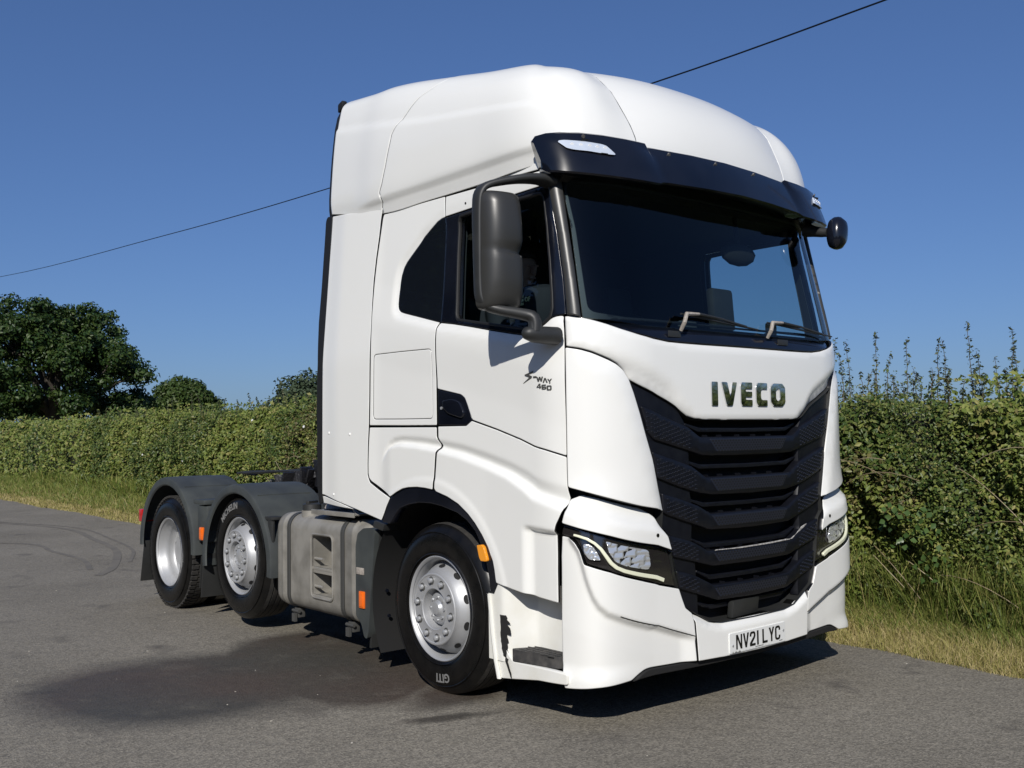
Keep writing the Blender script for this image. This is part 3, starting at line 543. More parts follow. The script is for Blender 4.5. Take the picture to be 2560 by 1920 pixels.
def studs(mb, top, bot, off, x0, edge):
    """small raised studs on the wing, dark holes in the centre"""
    T = lambda s: np.interp(s, [p[0] for p in top], [p[1] for p in top]); B = lambda s: np.interp(s, [p[0] for p in bot[::-1]], [p[1] for p in bot[::-1]])
    for sg in (1, -1):
        s = x0+.02; i = 0
        while s < edge-.015:
            t, b = T(s)-.018, B(s)+.016; n = int((t-b)/.0225)
            for j in range(n+1):
                z = b+(j+(i % 2)*.5)*.0225
                if z > t or T(s)-z < .012: continue
                c = pt(s, z, off); nn = (pt(s, z, off+.01)-c).normalized(); u = (pt(s+.01, z, off)-c).normalized(); c.x *= sg; nn.x *= sg; u.x *= sg; w = Vector((0, 0, 1)); u2 = (u+w*-.35*0).normalized()
                V = [c-u2*.009-w*.0035, c+u2*.009-w*.001, c+u2*.009+w*.0055, c-u2*.009+w*.003]; q = [c-u2*.006+nn*.0045+w*.000, c+u2*.006+nn*.0045+w*.003]
                mb.add([tuple(p) for p in V+q], [(0, 1, 5, 4), (2, 3, 4, 5), (0, 4, 3), (1, 2, 5)])
            s += .0215; i += 1
    return
bars = [([(0, 1.499), (.437, 1.501), (.531, 1.557), (.721, 1.617), (.850, 1.668)], [(.818, 1.525), (.784, 1.49), (.651, 1.458), (.496, 1.42), (.416, 1.400), (.246, 1.395), (0, 1.394)]),
 ([(0, 1.280), (.395, 1.280), (.507, 1.344), (.653, 1.386), (.802, 1.428)], [(.769, 1.290), (.657, 1.252), (.503, 1.208), (.357, 1.183), (0, 1.176)]),
 ([(0, 1.078), (.361, 1.080), (.466, 1.130), (.60, 1.172), (.738, 1.210)], [(.735, 1.114), (.715, 1.098), (.587, 1.056), (.364, .992), (0, .984)]),
 ([(0, .874), (.390, .880), (.501, .933), (.60, .962), (.699, .985)], [(.661, .868), (.504, .831), (.354, .794), (0, .789)]),
 ([(0, .682), (.350, .690), (.478, .748), (.56, .775), (.646, .796)], [(.624, .698), (.510, .664), (.322, .606), (0, .598)])]
BLACKHOLE = mat('perforation', (.002, .002, .002), .9)
for bi, (tp, bt) in enumerate(bars):
    o = bar(tp, bt, 0, 0)
    mb = MB(); studs(mb, tp, bt, -.012, .46 if bi else .50, tp[-1][0]-.01); mb.build('grille_stud', GRM, o, smooth=False, fix=False)
    zt, zb = tp[0][1]-.010, bt[-1][1]+.026; panel('grille_mesh', rnd([(-.305-.0*zb, zb), (.305, zb), (.305+(zt-zb)*.85, zt), (-.305-(zt-zb)*.85, zt)], .01), GRM, o, SK(zero, -.0108), st=.04, wall=.001, gap=0, e=.002, drop=.0004)
    hm = MB(); zt, zb = tp[0][1]-.012, bt[-1][1]+.030; r = 0; z = zb
    while z < zt:
        s = -.34+(r % 2)*.0125
        while s <= .345:
            lim = .30+(z-zb)*.9
            if abs(s) < lim:
                c = SK(zero, -.0098)(np.array([s+q[0] for q in HX] if False else [s]), np.array([z]), np.array([0.]))[0]
                V = []
                for k in range(6): a_ = math.pi*k/3; V.append((c[0]+.0088*math.cos(a_), c[1], c[2]+.0060*math.sin(a_)))
                hm.add(V, [tuple(range(6))])
            s += .025
        z += .0135; r += 1
    hm.build('grille_perforation', BLACKHOLE, o, smooth=False, fix=False)
for i, (zt, x1, rise) in enumerate(((1.547, .40, .030), (1.345, .40, .030), (1.135, .375, .030), (.910, .37, .042), (.735, .335, .042))):
    h = [(0, zt), (x1, zt+.004), (x1+.115, zt+rise), (x1+.118, zt+rise-.012), (x1+.01, zt-.020), (0, zt-.024)]
    panel('grille_blade', rnd(sym(h), .01), GRILL, truck, SK(zero, -.050), st=.03, wall=.05, gap=0)
h = [(-.47, .612), (-.34, .578), (.34, .578), (.47, .612), (.46, .592), (.33, .552), (-.33, .552), (-.46, .592)]
panel('grille_blade', rnd(h, .01), GRILL, truck, SK(zero, -.060), st=.03, wall=.05, gap=0)
rb = MB(); rb.obox((-.05, .035, .535), (.135, .012, 0), (0, .02, 0), (0, -.006, .048), bev=.008); rb.build('radar_cover', BLKP, truck)
sc = panel('grille_scrape', [(-.395, .884), (-.33, .889), (-.2, .885), (-.0, .881), (.20, .879), (.33, .882), (.34, .877), (.1, .873), (-.1, .875), (-.3, .879), (-.36, .882), (-.47, .922), (-.55, .954), (-.56, .966), (-.50, .950)], mat('scraped_edge', (.5, .49, .46), .6, noise=(70, .9, (.2, .19, .18))), truck, SK(zero, -.0105), st=.02, wall=.003, gap=0, e=.001, drop=0)
pins = MB()
for z0 in (1.503, 1.284, 1.082, .880, .69):
    for s_ in (-.22, -.07, .08, .24, .36):
        c = pt(abs(s_), z0, -.035); c.x = -s_; pins.box((c.x-.003, c.y-.004, z0-.01), (c.x+.003, c.y+.03, z0+.008))
pins.build('grille_clip', GRILL, truck)
# black valance filling the gaps between bumper, brow and skirt
vl = MB()
for sg in (-1, 1):
    pts_ = [(sg*abs(p.x), p.y+.0, p.z) for p in [pt(s, 1, -.085) for s in (.60, .70, .8, .9, .98, 1.04, 1.09)]]
    n = len(pts_); vl.add([(x, y, .45) for x, y, z in pts_]+[(x, y, 1.32) for x, y, z in pts_], [(i, i+1, n+i+1, n+i) for i in range(n-1)])
    vl.add([(x, y, 1.13) for x, y, z in pts_]+[(x*.9, y+.25, 1.30) for x, y, z in pts_], [(i, i+1, n+i+1, n+i) for i in range(n-1)])
vl.build('front_carrier', BLKM, truck, smooth=False)
hw = MB()
for sg in (1, -1): c = pt(.80, .995, .012); hw.tube([(sg*c.x, c.y+.003, c.z), (sg*c.x, c.y-.003, c.z)], .010, 10)
hw.build('washer_nozzle', INK, truck)
# ---------- roof fairing: side shell from the crease by the front to the rear, and the centre strip
def cat(P, n):
    P = np.array(P, float); Q = np.vstack([2*P[0]-P[1], P, 2*P[-1]-P[-2]]); out = []
    for i in range(1, len(Q)-2):
        for k in range(n):
            t = k/n; out.append(.5*((2*Q[i])+(-Q[i-1]+Q[i+1])*t+(2*Q[i-1]-5*Q[i]+4*Q[i+1]-Q[i+2])*t*t+(-Q[i-1]+3*Q[i]-3*Q[i+1]+Q[i+2])*t**3))
    out.append(P[-1]); return np.array(out)
ST = [
 [(.688, .184, 3.06), (.689, .190, 3.13), (.700, .225, 3.23), (.716, .278, 3.335), (.733, .334, 3.44), (.746, .39, 3.505), (.753, .43, 3.548), (.759, .47, 3.575), (.764, .507, 3.594)],
 [(.945, .215, 3.04), (.950, .225, 3.13), (.945, .250, 3.24), (.935, .290, 3.35), (.920, .345, 3.45), (.900, .415, 3.53), (.870, .490, 3.585), (.825, .560, 3.618), (.772, .600, 3.630)],
 [(1.115, .330, 3.00), (1.125, .335, 3.12), (1.118, .350, 3.24), (1.103, .380, 3.35), (1.075, .430, 3.45), (1.035, .500, 3.535), (.975, .580, 3.600), (.890, .660, 3.645), (.780, .710, 3.665)],
 [(1.178, .600, 2.985), (1.200, .600, 3.10), (1.195, .600, 3.24), (1.178, .615, 3.36), (1.152, .645, 3.46), (1.105, .690, 3.555), (1.030, .740, 3.625), (.920, .800, 3.680), (.785, .860, 3.708)],
 [(1.180, 1.00, 2.975), (1.204, 1.00, 3.10), (1.200, 1.00, 3.26), (1.188, 1.00, 3.39), (1.166, 1.02, 3.50), (1.125, 1.05, 3.60), (1.050, 1.08, 3.680), (.930, 1.11, 3.730), (.790, 1.14, 3.755)],
 [(1.180, 1.50, 2.98), (1.205, 1.50, 3.10), (1.202, 1.50, 3.28), (1.190, 1.50, 3.42), (1.170, 1.50, 3.545), (1.132, 1.50, 3.665), (1.060, 1.50, 3.760), (.935, 1.50, 3.810), (.790, 1.50, 3.830)],
 [(1.182, 2.00, 2.99), (1.205, 2.00, 3.12), (1.200, 2.00, 3.31), (1.190, 2.00, 3.46), (1.168, 2.00, 3.60), (1.135, 2.00, 3.745), (1.068, 2.00, 3.850), (.935, 2.00, 3.905), (.790, 2.00, 3.922)],
 [(1.170, 2.685, 3.11), (1.178, 2.685, 3.20), (1.172, 2.680, 3.35), (1.160, 2.680, 3.50), (1.145, 2.678, 3.65), (1.122, 2.675, 3.81), (1.075, 2.675, 3.92), (.940, 2.675, 3.985), (.790, 2.675, 4.000)]]
ROWS = np.array([cat(s_, 6) for s_ in ST]); ROOF = np.stack([cat(ROWS[:, j], 8) for j in range(ROWS.shape[1])], 1)   # [u, t, 3]
NU, NT = ROOF.shape[:2]
def roofS(off=0.):
    def f(u, t, h):
        u = np.clip(np.asarray(u, float), 0, NU-1.001); t = np.clip(np.asarray(t, float), 0, NT-1.001)
        def ev(u, t):
            u = np.clip(u, 0, NU-1.001); t = np.clip(t, 0, NT-1.001); i = u.astype(int); j = t.astype(int); a = (u-i)[:, None]; b = (t-j)[:, None]
            return ROOF[i, j]*(1-a)*(1-b)+ROOF[i+1, j]*a*(1-b)+ROOF[i, j+1]*(1-a)*b+ROOF[i+1, j+1]*a*b
        P = ev(u, t); e = .5; du = ev(u+e, t)-ev(u-e, t); dt = ev(u, t+e)-ev(u, t-e); n = np.cross(du, dt); n /= np.maximum(np.linalg.norm(n, axis=1)[:, None], 1e-9)
        n = np.where((n[:, :1] < 0) & (n[:, 2:] < .5), -n, n); n = np.where(n[:, 2:] < -.3, -n, n)
        # tucked gutter above the lower edge
        w = ss(17, 23, u); rib = .016*ss(3.055, 3.085, P[:, 2])*ss(0, 1, 1)-.0
        g = (rib-.006)*w*np.where(u < 49, 1, ss(52, 49, u))
        tc_ = np.interp(u, [16, 20, 31, 43.5, 48, 56], [15.5, 16, 18.3, 21.6, 22.8, 26]); g = g-.013*ss(0, 1.5, t-tc_)*ss(14, 21, u)*ss(40, 30, t)
        P = P+n*(h+off+g)[:, None]; P[:, 0] *= -1; return P
    return f
# parametric panels: u runs 0..56 (front crease to rear), t runs 0..48 (lower edge to ridge)

SM = [(48.0, 0), (48.0, 1.8), (47.6, 4.4), (47.8, 6.2), (47.4, 7.8), (46.8, 11.4), (46.2, 16.7), (46.0, 19.3), (45.6, 20.9), (44.6, 23.5), (43.5, 26.5), (42.3, 29.7), (40.9, 32.0), (39.2, 35.5), (37.5, 41), (36.0, 48)]
def rect(u0, u1, t0, t1, n=14): return [(u0+(u1-u0)*i/n, t0) for i in range(n)]+[(u1, t0+(t1-t0)*i/n) for i in range(n)]+[(u1-(u1-u0)*i/n, t1) for i in range(n)]+[(u0, t1-(t1-t0)*i/n) for i in range(n)]
RF = [(0, 48), (0, 0)]+SM
def both2(name, outline, m, surf, **k): return panel(name, outline, m, truck, surf, mirror=True, **k)
kw = dict(st=.9, grid=.9, e=.12, gap=.06, drop=.003, wall=.03)
r1, r2 = both2('roof_fairing', RF, PAINT, roofS(0), **kw)
RD = SM[::-1]+[(56, 0), (56, 48)]
d1, d2 = both2('rear_roof_deflector', RD, PAINT, roofS(-.002), **kw)
panel('roof_shell', rect(1, 55.5, 1, 44), INK, truck, roofS(-.035), mirror=True, st=2, grid=2, e=.2, gap=0, wall=.003)  # black sheet added under the roof skin to shade its seam
# centre strip: columns follow the ridge, crowned towards the middle
edge = ROOF[0, ::4].tolist()+ROOF[4::4, -1].tolist()
CEN = [(.13, 3.06), (.132, 3.13), (.150, 3.23), (.185, 3.335), (.25, 3.44), (.31, 3.51), (.36, 3.56), (.41, 3.60), (.455, 3.632)]
edge = np.array(edge); yz = edge[:, 1:].copy(); n0 = 13; cen = []
cl = cat(CEN, 2)[:17]; tt = np.linspace(0, 1, n0); ci = np.stack([np.interp(tt, np.linspace(0, 1, len(cl)), cl[:, k]) for k in (0, 1)], 1)
for i, (x, y, z) in enumerate(edge):
    if i < n0: cen.append(ci[i])
    else:
        q = min(1, (i-n0+1)/5); cen.append((y+(-.052)*(1-q), z+.042*(1-q)+.040*q))
cen = np.array(cen); V = []; F = []; NX = 22
for i in range(len(edge)):
    for j in range(NX+1):
        c = -1+2*j/NX; w = 1-abs(c)**2.4; V.append((edge[i, 0]*c, edge[i, 1]*(1-w)+cen[i, 0]*w, edge[i, 2]*(1-w)+cen[i, 1]*w-.004*(1-w)*0))
for i in range(len(edge)-1):
    for j in range(NX): a = i*(NX+1)+j; F.append((a, a+NX+1, a+NX+2, a+1))
mesh('roof_centre_panel', V, F, PAINT, truck)
# rear closing wall and its rubber
bk = MB(); n = NT
L = [tuple(ROOF[-1, j]*[-1, 1, 1]) for j in range(0, NT, 4)]+[tuple(ROOF[-1, j]) for j in range(NT-1, -1, -4)]
bk.add([(x-.05*(1 if x > 0 else -1), y-.05, z-.04) for x, y, z in L], [tuple(range(len(L)))]); bk.box((-1.12, 2.60, 2.95), (1.12, 2.63, 3.6)); bk.build('roof_back', BLKP, truck, smooth=False)
rs = MB()
for sg in (-1, 1):
    P = [ROOF[-1, j] for j in range(0, 44, 4)]; A = [(sg*(p[0]-.034), p[1]-.01, p[2]) for p in P]; B = [(sg*(p[0]-.034), p[1]+.072, p[2]-.01) for p in P]; C = [(sg*(p[0]-.07), p[1]+.07, p[2]-.01) for p in P]; n = len(P)
    rs.add(A+B+C, [(i, i+1, n+i+1, n+i) for i in range(n-1)]+[(n+i, n+i+1, 2*n+i+1, 2*n+i) for i in range(n-1)])
    q = ROOF[-1, 36]; rs.obox((sg*(q[0]-.03), q[1]+.055, q[2]+.005), (.022, 0, 0), (0, .032, -.01), (0, 0, .030), bev=.010)
rs.build('roof_deflector_seal', SEAL, truck)
# ---------- sun visor
VS = [(0, .115, 3.115, -.005, 2.885), (.30, .125, 3.112, .008, 2.882), (.60, .152, 3.106, .036, 2.876), (.645, .158, 3.104, .044, 2.874), (.668, .150, 3.122, .040, 2.864), (.80, .165, 3.124, .052, 2.864), (.95, .192, 3.124, .082, 2.866), (1.08, .232, 3.122, .132, 2.872), (1.17, .278, 3.118, .190, 2.880), (1.225, .330, 3.114, .250, 2.890), (1.252, .385, 3.106, .305, 2.900), (1.258, .410, 3.080, .340, 2.920)]
R_ = []
full = [(-x, *r) for x, *r in VS[::-1]]+[(x, *r) for x, *r in VS[1:]]
def vring(x, yt, zt, yb, zb):
    b = .012; top = (x, yt+.02, zt+.004); back = min(1, abs(x)/1.25); ins = -1 if x > 0 else 1
    dx = ins*.06*max(0, (abs(x)-.9)/.35)
    return [(x+dx*.5, yt+.05, zt-.004), top, (x, yt, zt-.006), (x, yt*.72+yb*.28-b*.4, zt*.72+zb*.28), (x, yt*.3+yb*.7-b*.5, zt*.3+zb*.7), (x, yb, zb+.008), (x, yb+.012, zb), (x+dx, yb+.04, zb+.008), (x+dx*1.4, yb+.12, zb+.02), (x+dx*2, yb+.21, zb+.055), (x+dx*1.5, yt+.08, zt-.05)]
mb = MB(); mb.loft([vring(*v) for v in full]); visor = mb.build('sun_visor', BLKG, truck, auto=30)
def von(x, t, h=0.):   # point on the visor face, t 0 top to 1 bottom
    X = [v[0] for v in VS]; a = abs(x); yt, zt, yb, zb = [float(np.interp(a, X, [v[k] for v in VS])) for k in (1, 2, 3, 4)]
    e = .02; yt2 = float(np.interp(a+e, X, [v[1] for v in VS])); sl = (yt2-yt)/e; n = Vector((sl*(1 if x > 0 else -1), -1, -.45)); n.normalize()
    return Vector((x, yt*(1-t)+yb*t-.010*(1-abs(2*t-1)), zt*(1-t)+zb*t))+n*h, n
for sg in (-1, 1):
    o_ = [(1.200, .24), (1.195, .20), (1.16, .20), (.99, .24), (.965, .27), (.932, .44), (.935, .47), (.97, .475), (1.15, .43), (1.175, .40)]
    q_ = rnd(o_, .015, 2); q_ = resample([(x, t*.25) for x, t in q_], .012); gx_, gy_ = np.meshgrid(np.arange(.94, 1.2, .015), np.arange(.05, .12, .012)); G_ = np.stack([gx_.ravel(), gy_.ravel()], 1); G_ = G_[inpoly(G_, [q_])]; P_, T_ = tri2d([q_], G_); lb = MB()
    lb.add([tuple(von(sg*x, t*4, .010)[0]) for x, t in P_], T_); n = len(q_); lb.add([tuple(von(sg*x, t*4, .010)[0]) for x, t in q_]+[tuple(von(sg*x, t*4, -.012)[0]) for x, t in q_], [(i, (i+1) % n, n+(i+1) % n, n+i) for i in range(n)])
    l_ = lb.build('marker_lamp', CLEARL, visor, auto=30); led = MB()
    for k in range(5):
        c, nn = von(sg*(.98+.042*k), .335-.008*k, .010); led.tube([c-nn*.002, c+nn*.002], .010, 12)
    led.build('led', LEDW, visor)
sc2 = MB()
for x, t in ((-1.075, .10), (-.50, .13), (-.12, .14), (.25, .14), (1.075, .10)):
    c, nn = von(x, t, 0); sc2.tube([c, c+nn*.006], [.011, .009], 12)
sc2.build('visor_bolt', STEEL, visor)
vh = MB(); vh.add([(-1.15, .33, 2.87), (1.15, .33, 2.87), (1.15, .62, 3.1), (-1.15, .62, 3.1), (-1.10, .20, 3.08), (1.10, .20, 3.08)], [(0, 1, 2, 3), (0, 1, 5, 4)]); vh.build('visor_header', BLKM, truck, smooth=False)
# ---------- mirrors, wipers
def mirror_unit(sg):
    """sg=-1 near side. Housing: two stacked pods facing forward, a black loop arm round the outside, a foot on the door"""
    def X(p): return (p[0]*sg, p[1], p[2])
    r = MB(); rings = []
    def ring(z, xi, xo, dep, y0, pin=0.):
        # rounded D: flat back, bulged front; xi inner, xo outer edge
        out = []; n = 20; cx = (xi+xo)/2; w = (xo-xi)/2
        for k in range(n):
            a = math.pi*k/(n-1); c = math.cos(a); s_ = math.sin(a); out.append(X((cx+w*math.copysign(abs(c)**.75, c), y0-(dep-pin*max(0, .35-.65*c))*abs(s_)**.55+(cx+w*c-xi)*.22, z-.10*pin*6*(1-c)*.5)))
        for k in range(1, 5): t = k/5; out.append(X((cx-w+2*w*t, y0+.02+(2*w*t)*.22, z)))
        return out
    prof = [(2.172, .040, .040, 0), (2.180, .015, .08, 0), (2.20, .004, .105, 0), (2.25, .0, .125, 0), (2.33, .0, .135, 0), (2.42, .0, .135, 0), (2.455, .0, .134, .005), (2.470, .002, .132, .030), (2.490, .004, .132, .034), (2.503, .002, .135, .010), (2.53, .0, .140, 0), (2.62, .0, .140, 0), (2.72, .003, .132, 0), (2.762, .008, .118, 0), (2.780, .022, .095, 0), (2.790, .05, .05, 0)]
    for z, ins, dep, pin in prof:
        lean = (z-2.45)*.02; rings.append(ring(z, 1.352+ins+lean, 1.572-ins*.7+lean*.3, dep, .48, pin))
    r.loft(rings); root = r.build('mirror', PILLAR, truck, auto=50)
    g = MB(); g.add([X((1.36, .508, 2.20)), X((1.545, .550, 2.20)), X((1.545, .550, 2.76)), X((1.36, .508, 2.76))], [(0, 1, 2, 3)]); g.build('mirror_glass', CHROME, root, smooth=False)
    f = MB(); P = [(1.16, .375, 2.865), (1.24, .39, 2.878), (1.34, .42, 2.870), (1.44, .455, 2.848), (1.52, .485, 2.822), (1.556, .50, 2.785), (1.568, .505, 2.71), (1.570, .505, 2.5), (1.568, .505, 2.3), (1.558, .50, 2.225), (1.53, .485, 2.190), (1.48, .43, 2.165), (1.43, .35, 2.145), (1.395, .29, 2.125), (1.385, .275, 2.09), (1.385, .275, 2.05)]
    P = cat(P, 3); rg = []
    for i, p in enumerate(P):
        d = Vector(P[min(i+1, len(P)-1)]-P[max(i-1, 0)]).normalized(); yv = Vector((0, 1, 0)); yv = (yv-d*yv.dot(d)).normalized(); nv = d.cross(yv); p = Vector(p)
        wy = float(np.interp(i/len(P), [0, .1, .25, .5, .75, 1], [.060, .065, .045, .030, .034, .034])); wn = float(np.interp(i/len(P), [0, .2, .5, .8, 1], [.026, .020, .013, .026, .034]))
        rg.append([X(p+yv*wy*math.copysign(abs(math.cos(a))**.7, math.cos(a))+nv*wn*math.copysign(abs(math.sin(a))**.7, math.sin(a))) for a in [2*math.pi*k/12 for k in range(12)]])
    f.loft(rg); f.build('mirror_arm', BLKP, root, auto=50)
    b = MB(); rg = []
    for x, w, h in ((1.235, .060, .048), (1.30, .058, .046), (1.38, .052, .042), (1.43, .038, .032), (1.452, .015, .012)):
        rg.append([X((x, .290+w*math.cos(a), 2.035+(.0 if x < 1.4 else .004)+h*math.copysign(abs(math.sin(a))**.8, math.sin(a)))) for a in [2*math.pi*k/16 for k in range(16)]])
    b.loft(rg); b.tube([X((1.385, .278, 2.05)), X((1.385, .278, 2.10))], [.038, .032], 14); b.build('mirror_foot', BLKP, root, auto=50)
mirror_unit(-1)
# front (kerb) mirror on the far pillar
a = MB(); a.tube(cat([(.97, .22, 2.85), (.975, .16, 2.83), (.98, .10, 2.815), (.985, .07, 2.81)], 3), [.05, .045, .04, .036, .034, .033, .032, .03, .03, .03], 10); arm = a.build('front_mirror_arm', BLKP, truck)
rg = []
for t, s_ in ((-.055, .35), (-.045, .75), (-.02, .97), (.01, 1.0), (.035, .9), (.05, .6), (.056, .2)):
    rg.append([(1.035+.072*s_*math.copysign(abs(math.cos(q))**.8, math.cos(q))+.018*math.sin(q), .03+t, 2.805+.108*s_*math.copysign(abs(math.sin(q))**.85, math.sin(q))-.01*math.cos(q)) for q in [2*math.pi*k/20 for k in range(20)]])
hmb = MB(); hmb.loft(rg); hmb.build('front_mirror', BLKG, truck, auto=60)
# wipers
def wiper(x0):
    m = MB(); P = [(x0, -.005, 2.075), (x0-.004, -.035, 2.115), (x0+.03, -.022, 2.165), (x0+.15, -.012, 2.172)]
    m.tube(P, [.010, .012, .012, .008], 8); w = m.build('wiper', WIPS, truck)
    b = MB(); b.tube([(x0+.145, -.012, 2.172), (x0+.36, .0, 2.160), (x0+.45, .004, 2.150)], [.009, .007, .005], 8); b.tube([(x0+.02, .01, 2.168), (x0+.30, .006, 2.148), (x0+.62, .014, 2.128), (x0+.72, .018, 2.122)], [.005, .007, .006, .004], 6); b.tube([(x0+.10, .006, 2.163), (x0+.36, -.002, 2.158), (x0+.6, .012, 2.132)], .007, 6)
    b.build('wiper_blade', BLKP, w)
wiper(-.585); wiper(.195)
# ---------- entry step well behind the bumper
def xw(y):
    return 1.25-.155*ss(.735, .60, y)-.012*ss(.60, .52, y)
for sg in (-1, 1):
    w = MB(); ys = [.85, .80, .76, .74, .72, .70, .68, .66, .64, .62, .60, .58, .56, .52, .45, .35, .24]; zs = [.30, .40, .5, .6, .72]
    ys1 = [(y, max(.0, 0)) for y in ys]
    V = []; F = []
    for z in zs:
        for y in ys: V.append((sg*float(xw(y)), y, z if y < .77 else min(z, .655)))
    n = len(ys); F = [(j*n+i, j*n+i+1, (j+1)*n+i+1, (j+1)*n+i) for j in range(len(zs)-1) for i in range(n-1)]; w.add(V, F)
    w.build('step_well', PAINT2, truck)
    bd2 = [(1.699, .653), (1.66, .640), (1.612, .632), (1.592, .52), (1.580, .42), (1.545, .345), (1.505, .312), (1.25, .316), (1.19, .31), (1.19, .255), (1.30, .245), (1.538, .212), (1.614, .203), (1.640, .30), (1.668, .45)]
    bd2 = rnd(bd2, .012)
    if sg < 0: stp = both('step_skirt', bd2, PAINT2, SK(zero, -.007), st=.02, wall=.03)
    rim = MB(); rim.loft([[(sg*(1.252+.012*math.cos(a)), y+.010*math.sin(a)*0+.014*math.sin(a), z) for a in [2*math.pi*k/8 for k in range(8)]] for y, z in ((.838, .652), (.815, .45), (.79, .30), (.763, .204))]); rim.build('step_edge', PAINT2, truck)
    t = MB(); TP = [(-1.252, .650), (-1.235, .665), (-1.10, .600), (-1.10, .30), (-1.205, .34)] ; TP = [(abs(x), y) for x, y in TP]
    t.prism(rnd(TP, .025), lambda u, v, h: (sg*u, v, h), .318, .378)
    for i in range(4):
        for j in range(5):
            t.obox((sg*(1.125+.031*i), .365+.055*j+(i % 2)*.02, .379), (.006, .010, 0), (-.003, .020, 0), (0, 0, .003))
    t.build('step_tread', mat('worn_black_step', (.03, .03, .03), .6, noise=(25, .8, (.075, .07, .065))) if sg < 0 else BLKP, truck, auto=30)
    lid = MB(); lid.box((min(sg*1.075, sg*1.084), .30, .40), (max(sg*1.075, sg*1.084), .42, .62), bev=.003); lid.build('step_lid', PAINT2, truck)
sf = [(.752, .553), (.712, .549), (.704, .537), (.708, .527), (.690, .514), (.682, .503), (.700, .505), (.686, .483), (.681, .447), (.706, .449), (.700, .424), (.693, .405), (.704, .400), (.699, .382), (.701, .36), (.688, .31), (.668, .262), (.650, .212), (.672, .232), (.695, .275), (.712, .31), (.73, .345), (.738, .37), (.745, .43), (.748, .50)]
sm_ = MB(); ln_ = resample(sf, .012); ln_ = [(y+random.uniform(-.003, .003), z+random.uniform(-.003, .003)) for y, z in ln_]; P_, T_ = tri2d([ln_]); sm_.add([(-float(1.2525 if z < .315 or y > .74 else max(float(xw(y))+.003, 1.2525-.3*max(0, .742-y))), y, z) for y, z in P_], T_); sm_.build('scuff_mark', BLKM, truck, smooth=False)
